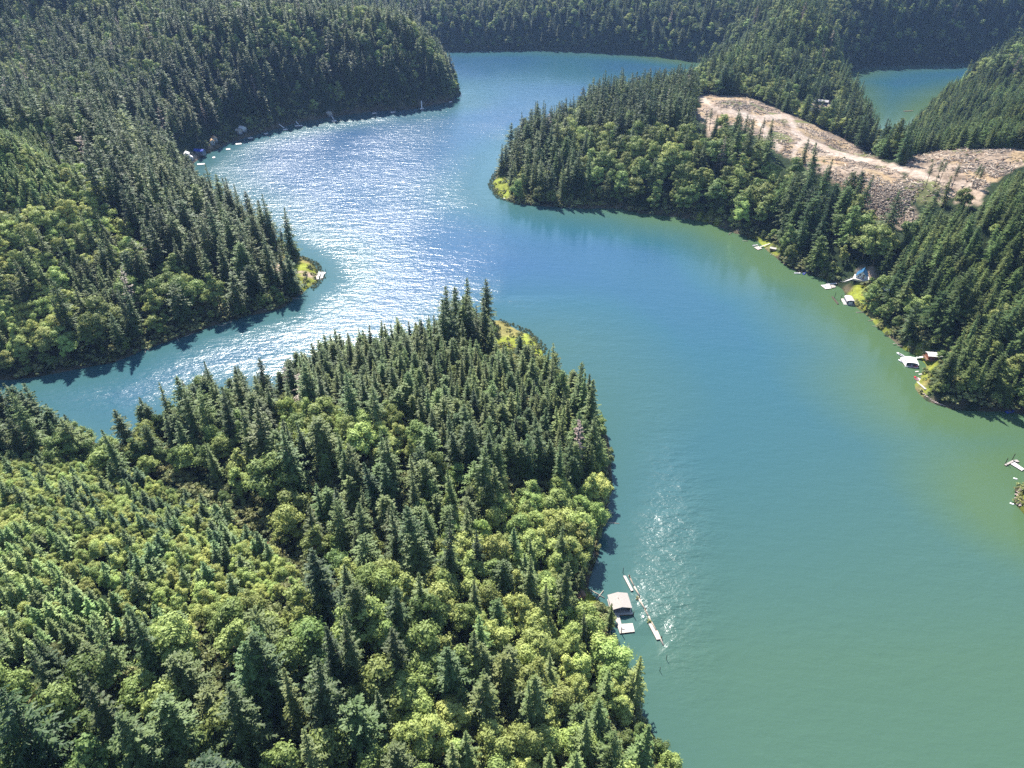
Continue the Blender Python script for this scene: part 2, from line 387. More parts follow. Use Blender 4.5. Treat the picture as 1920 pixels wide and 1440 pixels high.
class MB:
    def __init__(s): s.v, s.f = [], []
    def box(s, c, size, yaw=0.0, M4=None):
        x, y, z = [q / 2 for q in size]
        m = Matrix.Translation(Vector(c)) @ Matrix.Rotation(yaw, 4, 'Z')
        if M4 is not None: m = Matrix.Translation(Vector(c)) @ M4
        n = len(s.v)
        for sx, sy, sz in ((-1,-1,-1),(1,-1,-1),(1,1,-1),(-1,1,-1),(-1,-1,1),(1,-1,1),(1,1,1),(-1,1,1)):
            s.v.append(m @ Vector((sx * x, sy * y, sz * z)))
        for f in ((3,2,1,0),(4,5,6,7),(0,1,5,4),(1,2,6,5),(2,3,7,6),(3,0,4,7)): s.f.append([n + k for k in f])
        return s
    def hexa(s, pts, flip=False):
        """8 points: bottom ring 0-3, top ring 4-7"""
        n = len(s.v); s.v += [Vector(p) for p in pts]
        for f in ((3,2,1,0),(4,5,6,7),(0,1,5,4),(1,2,6,5),(2,3,7,6),(3,0,4,7)): s.f.append([n + k for k in f])
        return s
    def tube(s, a, b, r0, r1=None, n=8):
        a, b = Vector(a), Vector(b); r1 = r0 if r1 is None else r1
        q = (b - a).to_track_quat('Z', 'Y'); k = len(s.v)
        for p, r in ((a, r0), (b, r1)):
            for i in range(n):
                t = 2 * math.pi * i / n
                s.v.append(p + q @ Vector((math.cos(t) * r, math.sin(t) * r, 0)))
        for i in range(n):
            j = (i + 1) % n
            s.f.append([k + i, k + j, k + n + j, k + n + i])
        s.f.append([k + i for i in range(n)][::-1]); s.f.append([k + n + i for i in range(n)])
        return s
    def build(s, name, mat, parent=None, smooth=False):
        me = faces_mesh(name, s.v, s.f, [mat])
        if smooth: me.polygons.foreach_set('use_smooth', np.ones(len(me.polygons), bool))
        o = bpy.data.objects.new(name, me); COL.objects.link(o)
        if parent is not None: o.parent = parent
        return o
def tag(o, label=None, cat=None, group=None, kind=None):
    if label: o['label'] = label
    if cat: o['category'] = cat
    if group: o['group'] = group
    if kind: o['kind'] = kind
    return o
def thing(name, label, cat, loc, yaw=0.0, group=None):
    o = bpy.data.objects.new(name, None); COL.objects.link(o)
    o.location = loc; o.rotation_euler = (0, 0, yaw); o.empty_display_size = 1
    return tag(o, label, cat, group)

# ------------------------------------------------------------------ terrain and water sheets
TPX, TPY, TD = project(GX, GY, GZ)
seen = (TD > 1) & (GY > 0)
cov = np.empty(GX.shape + (3,))
nb = vnoise(GX, GY, 26, 2)[..., None]; nc = vnoise(GX, GY, 9, 4)[..., None]
cov[:] = (.020, .034, .014)
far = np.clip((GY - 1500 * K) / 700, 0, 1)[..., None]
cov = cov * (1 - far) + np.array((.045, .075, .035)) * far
def paint(mask, c, j=.25):
    k = mask[..., None] * 1.0
    cc = np.array(c) * (1 + (nc - .5) * 2 * j)
    cov[:] = cov * (1 - k) + cc * k
clear_m = in_any(TPX, TPY, CLEAR) & seen & (SD > 2)
paint(clear_m, (.245, .192, .145), .45)
paint(clear_m & (nb[..., 0] > .66), (.30, .225, .14), .2)
paint(clear_m & (nb[..., 0] < .27), (.13, .14, .06), .3)
for r in ROAD: paint((line_dist(TPX, TPY, r) < 5.2) & seen & (GY > 500), (.38, .315, .26), .05)
grass_m = in_any(TPX, TPY, GRASS) & seen & (SD > 0)
paint(grass_m, (.19, .22, .035), .35)
paint(grass_m & (nb[..., 0] > .72), (.22, .20, .07), .2)
paint(in_any(TPX, TPY, BARE) & seen & (SD > 0), (.32, .25, .19), .2)
paint(in_any(TPX, TPY, RED) & seen, (.24, .11, .06), .2)
paint((SD > -2) & (SD < 2.5) & ~grass_m & (GY < 1000 * K), (.10, .085, .055), .4)
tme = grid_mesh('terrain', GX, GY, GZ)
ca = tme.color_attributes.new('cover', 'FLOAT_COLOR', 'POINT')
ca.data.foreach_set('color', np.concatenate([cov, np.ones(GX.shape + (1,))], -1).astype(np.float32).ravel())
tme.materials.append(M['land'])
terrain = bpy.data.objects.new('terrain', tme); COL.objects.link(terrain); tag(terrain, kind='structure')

WX = axis([(-9000, -3000, 1000), (-3000, -760, 80), (-760, 800, 8), (800, 3000, 80), (3000, 9000, 1000)])
WY = axis([(-2600, 40, 120), (40, 1150, 8), (1150, 2000, 25), (2000, 14000, 600)])
wx, wy = np.meshgrid(WX, WY)
wsd = -lake_depth(wx, wy)
wpx, wpy, _ = project(wx, wy, wx * 0)
def bump_px(cx, cy, rx, ry):
    return np.exp(-(((wpx - cx) / rx) ** 2 + ((wpy - cy) / ry) ** 2))
wind = .20 + .54 * (1 / (1 + np.exp((wpx - 985 - (wpy - 500) * .35) / 45))) * np.clip((720 - wpy) / 60 + 1.2, .3, 1)
wind = np.maximum(wind, 1.55 * bump_px(1235, 1120, 100, 290))
wind = np.maximum(wind, .9 * bump_px(1000, 230, 220, 70))
wind = np.where(wpx < 560, np.maximum(wind, .55 * bump_px(250, 700, 420, 150)), wind)
wind = wind * (.55 + .6 * vnoise(wx, wy * .45, 60, 6) + .35 * vnoise(wx * .5, wy, 26, 16))
wind = wind * np.clip(wsd / (28 * K), .1, 1)
wind = np.where((wpy < 560) & (wpy > 180) & (wpx > 950), wind * np.clip((wsd - 20) / 110, .12, 1), wind)
boom_px = [(1168, 1078), (1190, 1115), (1212, 1160), (1242, 1205), (1225, 1230), (1190, 1190), (1150, 1260), (1120, 1140), (1120, 1085)]
wind = np.where(poly_inside(wpx, wpy, boom_px), .02, wind)
turb_reflect = np.clip(1 - wsd / (85 * K), 0, 1) ** 1.25 * (.35 + .63 / (1 + np.exp(-(wpx - 1150 - np.clip(wpy - 560, 0, 400) * .9) / 60))) * np.where(wpx < 700, 1.6, 1)  # greener near shore: shallows plus painted reflection of dark hills
turb_reflect = np.maximum(turb_reflect, .62 * np.clip((wpy - 640) / 600, 0, 1))
turb_reflect = np.clip(turb_reflect + (vnoise(wx, wy, 120, 8) - .5) * .2 + .20 / (1 + np.exp(-(wpx - 1000 + (640 - wpy) * .3) / 90)), 0, 1)  # lower towards the left, where painted blue stands for sky reflection
wme = grid_mesh('lake', wx, wy, wx * 0)
for nm, arr in (('wind', wind), ('turbid_reflect', turb_reflect)):
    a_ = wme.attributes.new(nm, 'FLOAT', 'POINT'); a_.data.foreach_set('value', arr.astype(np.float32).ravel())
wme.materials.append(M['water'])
lake = bpy.data.objects.new('water', wme); COL.objects.link(lake); tag(lake, kind='structure')

# ------------------------------------------------------------------ tree meshes (crown, trunk)
def tris_obj(co, faces): return np.asarray(co), faces
def conifer_mesh(seed, Ht, Rad, bare, n_step, narrow=.85, density=1.0, ragged=.25):
    r = random.Random(seed)
    v, f = [], []
    z = bare * Ht
    while z < Ht - .3:
        t = (z - bare * Ht) / (Ht * (1 - bare))
        rad = Rad * ((1 - t) ** narrow) * (.55 + .45 * min(1, t / .12)) + .25
        nb_ = max(4, int((5 + 5 * (1 - t)) * density))
        off = r.random() * 6.28
        for k in range(nb_):
            if r.random() < .10: continue
            az = off + 6.28 * k / nb_ + r.uniform(-.3, .3)
            L = rad * r.uniform(1 - ragged * 1.6, 1 + ragged * .6)
            droop = (-.30 + .65 * t) + r.uniform(-.12, .12)
            d = Vector((math.cos(az), math.sin(az), 0)); s_ = Vector((-d.y, d.x, 0))
            base = Vector((0, 0, z + r.uniform(-.3, .3)))
            nseg = 3 if L > 1.6 else 2
            for j in range(nseg):
                a0 = L * (.12 + .88 * j / nseg); a1 = L * (.12 + .88 * (j + 1.25) / nseg)
                zz0 = droop * a0 - .045 * a0 * a0 / max(L, 1) * 2; zz1 = droop * a1 - .045 * a1 * a1 / max(L, 1) * 2
                w = (.22 + .24 * L * (1 - .70 * j / nseg)) * r.uniform(.6, 1.2)
                p0 = base + d * a0 + Vector((0, 0, zz0)); p1 = base + d * a1 + Vector((0, 0, zz1))
                mid = p0.lerp(p1, .55)
                tilt = r.uniform(-.25, .25)
                n = len(v)
                wc = min(w, .34)
                v += [p0, mid + s_ * wc + Vector((0, 0, tilt * wc)), p1, mid - s_ * wc + Vector((0, 0, -tilt * wc))]
                f += [(n, n + 1, n + 2), (n, n + 2, n + 3)]
                for sg in (1, -1):      # side twigs, swept forward
                    for tt in ((.15, .65) if w > .6 else (.3,)):
                        a_ = p0.lerp(p1, tt + r.uniform(-.1, .1)); wl = w * r.uniform(.8, 1.35) * (1 - .35 * tt)
                        e_ = (s_ * sg + d * r.uniform(.25, .8)).normalized() * wl + Vector((0, 0, -wl * .3 + sg * tilt * wl * .6))
                        b_ = d * min(.34, .18 + .1 * wl); n = len(v)
                        v += [a_ - b_, a_ + b_, a_ + e_ + b_ * .5, a_ + e_ - b_ * .3]
                        f += [(n, n + 1, n + 2, n + 3)]
                # one hanging/upright tuft for broken light
                if r.random() < .55:
                    q = mid + s_ * r.uniform(-w, w) * .6; n = len(v); h = r.uniform(.35, .8) * min(1.3, .35 + .25 * L)
                    e = (d * r.uniform(.3, 1) + s_ * r.uniform(-1, 1)).normalized() * h
                    v += [q - e * .6, q + e, q + Vector((0, 0, h * r.uniform(.5, 1.0))) + e * .4]
                    f += [(n, n + 1, n + 2)]
        z += n_step * r.uniform(.8, 1.2) * (.65 + .35 * (1 - t))
    n = len(v)   # leader
    v += [Vector((-.18, 0, Ht - 1.6)), Vector((.18, 0, Ht - 1.6)), Vector((0, 0, Ht + .5)), Vector((0, -.18, Ht - 1.6)), Vector((0, .18, Ht - 1.6))]
    f += [(n, n + 1, n + 2), (n + 3, n + 4, n + 2)]
    return v, f
def broad_mesh(seed, Ht, Rad, n_lobes, per, leaf=.62, low=.25):
    """open crown: uneven boughs of leaf sprays, each spray a small bent leaf cluster"""
    r = random.Random(seed)
    lobes = []
    cx, cy = r.uniform(-.15, .15) * Rad, r.uniform(-.15, .15) * Rad
    for i in range(n_lobes):
        az = r.uniform(0, 6.28); q = math.sqrt(r.random())
        rr = Rad * q * r.uniform(.6, 1.05)
        zz = Ht * (.97 - .48 * q ** 1.6 - abs(r.gauss(0, .11)))
        rad = Rad * r.choice((.14, .18, .22, .27, .34)) * r.uniform(.85, 1.15)
        lobes.append((Vector((cx + math.cos(az) * rr, cy + math.sin(az) * rr, max(zz - rad * .5, Ht * low + rad))), rad))
    for i in range(n_lobes // 2):
        az = r.uniform(0, 6.28); rr = Rad * r.uniform(.3, .85)
        lobes.append((Vector((math.cos(az) * rr, math.sin(az) * rr, Ht * r.uniform(low, .6))), Rad * r.uniform(.16, .30)))
    v, f = [], []
    tot = sum(q[1] ** 2 for q in lobes); budget = per * n_lobes * 1.5
    for c, rad in lobes:
        sq = Vector((r.uniform(.75, 1.45), r.uniform(.75, 1.45), r.uniform(.55, .95)))
        for k in range(int(budget * rad * rad / tot)):
            u = r.uniform(-.45, 1); a = r.uniform(0, 6.28); q = math.sqrt(1 - u * u)
            nrm = Vector((q * math.cos(a), q * math.sin(a), u))
            x = r.random()
            out = r.uniform(.55, 1.0) if x < .7 else r.uniform(1.0, 1.25) if x < .93 else r.uniform(1.25, 1.7)
            p = c + Vector((nrm.x * sq.x, nrm.y * sq.y, nrm.z * sq.z)) * rad * out
            nn = (nrm + Vector((r.gauss(0, .36), r.gauss(0, .36), r.gauss(.35, .32)))).normalized()
            t1 = nn.orthogonal().normalized(); t1.rotate(Matrix.Rotation(r.uniform(0, 6.28), 3, nn)); t2 = nn.cross(t1)
            s1 = leaf * r.uniform(.45, 1.3); s2 = s1 * r.uniform(.4, .85)
            n = len(v)
            v += [p - t1 * s1, p - t2 * s2 + t1 * s1 * .1, p + t1 * s1 - nn * s1 * .2, p + t2 * s2 - t1 * s1 * .2]
            f += [(n, n + 1, n + 2, n + 3)]
    return v, f
def trunk_mb(Ht, r0, limbs=0, seed=0, bare=.3, spread=3):
    m = MB(); r = random.Random(seed)
    m.tube((0, 0, -1.5), (0, 0, Ht * .5), r0, r0 * .6, 6); m.tube((0, 0, Ht * .5), (r.uniform(-.2, .2), 0, Ht * .93), r0 * .6, r0 * .12, 5)
    for k in range(limbs):
        a = r.uniform(0, 6.28); z = Ht * r.uniform(bare, .7)
        m.tube((0, 0, z), (math.cos(a) * spread * r.uniform(.6, 1), math.sin(a) * spread * r.uniform(.6, 1), z + spread * r.uniform(.3, .9)), r0 * .35, r0 * .08, 4)
    return m
PROTO = {}
def proto(kind, crown_vf, trunk, mat):
    v, f = crown_vf
    cr = faces_mesh(kind + '_crown', v, f, [M[mat]])
    tr = faces_mesh(kind + '_trunk', trunk.v, trunk.f, [M['bark']])
    n = len(v)
    both = faces_mesh(kind + '_whole', list(v) + trunk.v, list(f) + [[k + n for k in q] for q in trunk.f], [M[mat], M['bark']],
                      [0] * len(f) + [1] * len(trunk.f))
    PROTO.setdefault(kind, []).append((cr, tr, both))
for s in range(9):
    Ht = [36, 35, 37, 36, 34, 33, 31, 36, 27][s]; Rad = [6.6, 5.6, 7.4, 5.2, 6.2, 8.4, 7.0, 4.6, 7.6][s]
    proto('fir_tree', conifer_mesh(10 + s, Ht, Rad, [.05, .10, .06, .14, .04, .08, .05, .22, .05][s], [1.05, 1.0, 1.1, 1.05, 1.0, 1.2, .9, 1.25, 1.0][s], [.85, .9, .75, 1.0, .7, .62, .45, .95, .5][s], 1.15, [.50, .45, .5, .4, .5, .6, .3, .65, .35][s]), trunk_mb(Ht, .42, 5, s), 'fir')
for s in range(4):
    Ht = 14
    proto('young_fir_tree', conifer_mesh(40 + s, Ht, [3.4, 3.0, 3.8, 3.2][s], .04, .72, [.8, .7, .75, .9][s], 1.05, .5), trunk_mb(Ht, .2, 0, s), 'young')
for s in range(5):
    Ht = [19, 17, 21, 18, 20][s]
    proto('broadleaf_tree', broad_mesh(70 + s, Ht, [5.2, 4.6, 6.2, 5.6, 5.0][s], [22, 18, 28, 24, 17][s], 190, .42), trunk_mb(Ht * .8, .35, 6, s, .3, 3.2), 'broad')
for s in range(3):
    proto('shrub', broad_mesh(90 + s, 3.6, 2.3, 6, 40, .42, .05), trunk_mb(2.6, .12, 4, s, .1, 1.2), 'shrub')
for s in range(2):   # thin tall firs with a long bare trunk
    proto('bare_trunk_fir', conifer_mesh(110 + s, 36, 4.0, .55, .95, .6, .8, .4), trunk_mb(36, .45, 8, s, .35, 2.0), 'fir')
for s in range(3):   # dead firs, some with a broken top
    proto('dead_fir', conifer_mesh(150 + s, [30, 24, 33][s], 3.4, .25, 1.3, .5, .55, .7), trunk_mb([30, 24, 33][s], .42, 16, s, .2, 2.2), 'snag')
for s in range(1):
    proto('grey_snag', broad_mesh(130, 14, 3.6, 7, 34, .5, .2), trunk_mb(13, .3, 14, s, .2, 2.8), 'snag')

# ------------------------------------------------------------------ where each kind of tree grows
# class: list of (kind, share, height factor, tint mean), spacing in layout units
CLS = {
 'fir':   dict(sp=8.0, mix=[('fir_tree', .82, .90, .42), ('broadleaf_tree', .18, .95, .45)]),
 'talldark': dict(sp=9.6, mix=[('fir_tree', .82, 1.20, .32), ('broadleaf_tree', .18, 1.1, .38)]),
 'ravine': dict(sp=6, mix=[('shrub', .95, 1.3, .2), ('broadleaf_tree', .05, .4, .3)]),
 'grove': dict(sp=7.6, mix=[('fir_tree', .84, .98, .32), ('broadleaf_tree', .16, .9, .38)]),
 'plant': dict(sp=5.8, mix=[('fir_tree', .96, .66, .55), ('broadleaf_tree', .04, .6, .4)]),
 'young': dict(sp=3.7, mix=[('young_fir_tree', .68, .82, .74), ('broadleaf_tree', .32, .44, .72)]),
 'youngmix': dict(sp=3.4, mix=[('young_fir_tree', .26, .95, .34), ('broadleaf_tree', .74, .44, .92)]),
 'alder': dict(sp=6.0, mix=[('broadleaf_tree', .94, .88, .90), ('fir_tree', .06, .8, .42)]),
 'alderpale': dict(sp=5.8, mix=[('broadleaf_tree', .92, .84, .98), ('fir_tree', .08, .85, .36)]),
 'maple': dict(sp=10.6, mix=[('broadleaf_tree', .74, 1.5, .55), ('fir_tree', .26, 1.2, .32)]),
 'brightmix': dict(sp=6.4, mix=[('broadleaf_tree', .80, .92, .74), ('fir_tree', .20, .76, .42)]),
 'mix':   dict(sp=9.0, mix=[('fir_tree', .50, 1.02, .36), ('broadleaf_tree', .50, 1.12, .52)]),
 'shrubs': dict(sp=3.2, mix=[('shrub', .95, 1.0, .6), ('broadleaf_tree', .05, .4, .5)]),
 'far':   dict(sp=10, mix=[('fir_tree', .75, .85, .34), ('broadleaf_tree', .25, .95, .45)]),
}
PLOTS = [ # later plots win; polygons in photo pixels
 ('mix', [(-400, 0), (2400, 0), (2400, 1700), (-400, 1700)]),
 # land across the channel
 ('talldark', [(-300, 160), (900, 160), (900, 560), (600, 600), (300, 640), (-300, 760)]),
 ('mix', [(-300, 120), (250, 120), (110, 250), (-300, 330)]),
 ('young', [(-300, 230), (60, 225), (130, 300), (190, 400), (110, 430), (-300, 380)]),
 ('alderpale', [(100, 295), (200, 335), (205, 372), (130, 370)]),
 ('alder', [(-300, 370), (110, 390), (160, 360), (260, 440), (260, 540), (200, 610), (110, 660), (-300, 600)]),
 ('plant', [(120, 490), (200, 480), (240, 560), (200, 600), (150, 560)]),
 ('alderpale', [(-300, 560), (80, 540), (120, 620), (100, 700), (-300, 720)]),
 ('mix', [(110, 600), (140, 570), (260, 580), (270, 640), (130, 680)]),
 ('maple', [(240, 530), (330, 500), (400, 560), (500, 520), (530, 560), (300, 640), (230, 650)]),
 # far arm
 ('talldark', [(300, 100), (860, 130), (850, 205), (640, 225), (350, 330)]),
 ('maple', [(560, 180), (650, 180), (650, 215), (560, 225)]),
 # peninsula below the clear-cut
 ('mix', [(900, 150), (1330, 150), (1300, 230), (1450, 290), (1640, 380), (1700, 460), (1640, 520), (1300, 420), (920, 400)]),
 ('talldark', [(920, 230), (1110, 250), (1110, 400), (940, 380)]),
 ('talldark', [(1110, 165), (1300, 165), (1290, 240), (1180, 260), (1090, 250)]),
 ('maple', [(1050, 250), (1250, 255), (1480, 300), (1600, 370), (1690, 440), (1600, 500), (1440, 440), (1200, 395), (1110, 380)]),
 ('talldark', [(1450, 350), (1560, 340), (1600, 400), (1560, 470), (1450, 440)]),
 ('mix', [(1380, 160), (1640, 160), (1650, 285), (1600, 262), (1500, 215), (1420, 182)]),
 ('talldark', [(1570, 150), (1640, 150), (1640, 285), (1590, 255)]),
 # slope above the boathouses
 ('young', [(1950, 280), (1800, 380), (1700, 440), (1680, 500), (1780, 560), (1960, 620)]),
 ('plant', [(1700, 440), (1800, 380), (1860, 330), (2300, 200), (2300, 520), (1850, 600), (1700, 520)]),
 ('mix', [(1600, 520), (1700, 500), (1820, 590), (1960, 600), (1960, 800), (1700, 780), (1620, 600)]),
 ('fir', [(1760, 590), (1960, 560), (1960, 790), (1740, 770)]),
 ('plant', [(1650, 150), (2300, 150), (2300, 285), (1700, 290)]),
 # headland
 ('fir', [(500, 560), (1180, 560), (1180, 1000), (900, 1000), (740, 900), (480, 800)]),
 ('grove', [(-100, 700), (300, 700), (300, 830), (-100, 850)]),
 ('plant', [(560, 640), (860, 600), (960, 680), (1100, 780), (1060, 860), (900, 860), (720, 740), (560, 740)]),
 ('talldark', [(820, 560), (915, 560), (915, 660), (830, 650)]),
 ('brightmix', [(480, 760), (620, 770), (760, 790), (790, 850), (700, 880), (520, 830)]),
 ('grove', [(-100, 720), (240, 740), (280, 700), (500, 660), (520, 800), (460, 850), (330, 850), (240, 845), (200, 830), (-100, 850)]),
 ('fir', [(500, 820), (700, 850), (880, 830), (920, 960), (760, 1060), (640, 1060), (480, 930)]),
 ('maple', [(480, 880), (560, 870), (600, 960), (560, 1010), (490, 960)]),
 ('brightmix', [(790, 960), (900, 930), (1000, 900), (1130, 900), (1140, 1060), (1000, 1100), (860, 1090), (800, 1030)]),
 ('mix', [(560, 1040), (860, 1080), (1150, 1100), (1180, 1270), (560, 1270)]),
 ('brightmix', [(640, 1060), (1000, 1090), (1170, 1180), (1180, 1500), (780, 1500), (600, 1160)]),
 ('mix', [(560, 1100), (800, 1120), (900, 1200), (760, 1270), (560, 1270)]),
 # rounded young hill
 ('youngmix', [(-300, 840), (60, 845), (240, 880), (420, 960), (560, 1040), (560, 1100), (480, 1150), (300, 1200), (-300, 1290)]),
 ('young', [(-300, 1010), (100, 980), (200, 1060), (240, 1160), (200, 1230), (-300, 1300)]),
 ('ravine', [(300, 850), (430, 915), (520, 985), (640, 1060), (640, 1110), (560, 1068), (500, 1020), (400, 955), (300, 900)]),
 ('mix', [(-300, 1230), (200, 1215), (480, 1130), (600, 1080), (700, 1500), (-300, 1500)]),
]
CN = list(CLS)
def classify(px, py):
    c = np.full(px.shape, CN.index('mix'))
    for nm, poly in PLOTS: c[poly_inside(px, py, poly)] = CN.index(nm)
    return c
HOUSES_CLEAR = []   # (x, y, radius) kept free of trees; filled before planting
def keepclear(px, py, rad, z=0):
    p = hit(px, py); HOUSES_CLEAR.append((p.x, p.y, rad * K))
for a in ((1612, 520, 9), (1655, 548, 8), (1750, 668, 6), (1448, 470, 5), (1525, 212, 15), (1541, 192, 15), (1088, 1118, 8), (1080, 1108, 6), (1590, 552, 10), (350, 292, 14), (402, 268, 14), (370, 287, 16),
          (453, 246, 14), (617, 214, 12), (1635, 548, 6), (560, 505, 10), (1600, 540, 7), (1735, 680, 7)): keepclear(*a)
cab_p = hit(1616, 519)      # the cabin stands in the sun: nothing tall towards the sun of it
for dd, rr_ in ((12, 9), (24, 10), (36, 9)): HOUSES_CLEAR.append((cab_p.x + sd_.x / math.cos(SUN_EL) * dd, cab_p.y + sd_.y / math.cos(SUN_EL) * dd, rr_ * K))
# the view strips in front of the shore houses (towards the lake) stay open too
for (ax, ay, bx, by, rad) in ((1210, 384, 1214, 392, 4), (523, 234, 533, 241, 9), (790, 192, 791, 203, 9), (1571, 532, 1604, 523, 5), (1443, 458, 1425, 464, 4), (1719, 715, 1735, 731, 3), (1612, 522, 1590, 530, 6), (1750, 668, 1715, 678, 4), (1448, 470, 1430, 464, 4), (1635, 540, 1600, 560, 6)):
    for t in np.linspace(0, 1, 4): keepclear(ax + (bx - ax) * t, ay + (by - ay) * t, rad)

trees = []      # kind, variant, x, y, z, yaw, sxy, sz, tint, px, py, size_px, class
def plant():
    for ci, nm in enumerate(CN):
        if nm == 'far': continue
        c = CLS[nm]; sp = c['sp'] * K
        for band, (y0, y1, fs, hf) in enumerate(((30, 1150, 1.0, 1.0), (1150, 2300, 1.9, 1.0))):
            s = sp * fs if band == 0 else max(sp, 7 * K) * 1.5
            y0m, y1m = y0 * K, y1 * K
            ys = np.arange(y0m, y1m, s * .93); xm = (y1 * .80 + 120) * K
            xs = np.arange(-xm, xm, s)
            X, Y = np.meshgrid(xs, ys); X[1::2] += s / 2
            X = X + rng.uniform(-.42, .42, X.shape) * s; Y = Y + rng.uniform(-.42, .42, Y.shape) * s
            X, Y = X.ravel(), Y.ravel()
            k = np.abs(X) < (Y * .80 + 110 * K); X, Y = X[k], Y[k]
            sdv = sdf(X, Y); k = sdv > 1.8 * K; X, Y, sdv = X[k], Y[k], sdv[k]
            Z = gz(X, Y)
            mh = 12 * K * (.3 if nm in ('young', 'youngmix', 'shrubs') else .7)
            px, py, dep = project(X, Y, Z + mh)
            cl = classify(px, py)
            k = (cl == ci)
            bx, by, _ = project(X, Y, Z)
            opn = in_any(bx, by, CLEAR) | in_any(bx, by, GRASS) | in_any(bx, by, BARE) | in_any(bx, by, RED)
            k &= ~opn
            tx_, ty_, _ = project(X, Y, Z + mh * 1.7)
            k &= ~(in_any(tx_, ty_, CLEAR + [[(1700, 330), (1880, 330), (1840, 392), (1700, 400)]]) & (rng.random(len(X)) < .9))
            k &= ~(in_any(px, py, GRASS[:4] + GRASS[5:7] + BARE[1:3]) & (rng.random(len(X)) < .9))
            dz = [[(1112, 1095), (1200, 1095), (1240, 1200), (1165, 1200), (1130, 1160)]]
            k &= ~(in_any(tx_, ty_, dz) | in_any(px, py, dz))
            for r_ in ROAD: k &= ~((line_dist(bx, by, r_) < 7) & (Y > 500))
            for hx, hy, hr in HOUSES_CLEAR: k &= ((X - hx) ** 2 + (Y - hy) ** 2) > hr * hr
            k &= (px > -160) & (px < 2080) & (py < 1640)
            for i in np.nonzero(k)[0]:
                x, y, z = X[i], Y[i], Z[i]
                u = rng.random(); acc = 0
                cluster = vnoise(x, y, 30, 12)
                u = min(max(u + (cluster - .5) * .7, 0), .999)
                for kd, sh, hfac, tm in c['mix']:
                    acc += sh
                    if u < acc or kd == c['mix'][-1][0]: break
                shore = sdv[i] < 7 * K
                h = hfac * float(np.clip(rng.normal(1, .13), .66, 1.22)) * (.88 + .24 * float(vnoise(x, y, 45, 14)))
                if shore and rng.random() < .35: kd, h, tm = 'shrub', 1.1, .55
                if kd == 'fir_tree' and shore: h *= .85
                if kd == 'fir_tree' and nm != 'plant' and rng.random() < .016: kd, h, tm = 'dead_fir', h * 1.05, .5
                trees.append([kd, int(rng.integers(len(PROTO[kd]))), x, y, z - .2, rng.uniform(0, 6.28), h * rng.uniform(.92, 1.36), h,
                              float(np.clip(tm + rng.normal(0, .13) + (vnoise(x, y, 60, 20) - .5) * .35, .02, 1)), nm])
plant()
def fringe():
    s = 3.1 * K
    for y0, y1, sp in ((60 * K, 1150 * K, s), (1150 * K, 1900 * K, s * 2)):
        X, Y = np.meshgrid(np.arange(-1000 * K, 1100 * K, sp), np.arange(y0, y1, sp))
        X = (X + rng.uniform(-.45, .45, X.shape) * sp).ravel(); Y = (Y + rng.uniform(-.45, .45, Y.shape) * sp).ravel()
        sdv = sdf(X, Y)
        k = (sdv > .6) & (sdv < 15 * K) & (np.abs(X) < Y * .80 + 110 * K)
        X, Y, sdv = X[k], Y[k], sdv[k]; Z = gz(X, Y); bx, by, _ = project(X, Y, Z)
        opn = in_any(bx, by, CLEAR) | in_any(bx, by, GRASS) | in_any(bx, by, BARE)
        for i in range(len(X)):
            if opn[i] or rng.random() > (.92 if sdv[i] < 7 * K else .6): continue
            if any((X[i] - hx) ** 2 + (Y[i] - hy) ** 2 < (hr * .8) ** 2 for hx, hy, hr in HOUSES_CLEAR): continue
            big = rng.random() < .30 and sdv[i] > 2 * K and not (1080 < bx[i] < 1175 and 1080 < by[i] < 1210)
            kd = 'broadleaf_tree' if big else 'shrub'
            h = rng.uniform(.38, .6) if big else rng.uniform(.6, 1.5)
            trees.append([kd, int(rng.integers(len(PROTO[kd]))), X[i], Y[i], Z[i] - .2, rng.uniform(0, 6.28), h * rng.uniform(1, 1.35), h,
                          float(np.clip(rng.normal(.5, .22) + (vnoise(X[i], Y[i], 25, 31) - .5) * .6, 0, 1)), 'fringe'])
fringe()
TIPS = [[(918, 318), (960, 318), (975, 385), (930, 372), (915, 350)], [(560, 478), (598, 492), (612, 520), (588, 545), (560, 530)], [(930, 596), (992, 618), (1026, 650), (1022, 690), (995, 690), (985, 640)]]
def reeds():
    X, Y = np.meshgrid(np.arange(-400 * K, 200 * K, 1.7), np.arange(280 * K, 800 * K, 1.7))
    X = (X + rng.uniform(-.8, .8, X.shape)).ravel(); Y = (Y + rng.uniform(-.8, .8, Y.shape)).ravel(); sdv = sdf(X, Y)
    k = (sdv > -6) & (sdv < 1); X, Y = X[k], Y[k]; bx, by, _ = project(X, Y, X * 0); k = in_any(bx, by, TIPS)
    for x, y in zip(X[k], Y[k]):
        h = rng.uniform(.2, .42)
        trees.append(['shrub', int(rng.integers(3)), x, y, max(float(gz(x, y)), 0) - .1, rng.uniform(0, 6.28), h, h, float(rng.uniform(0, .25)), 'reeds'])
reeds()
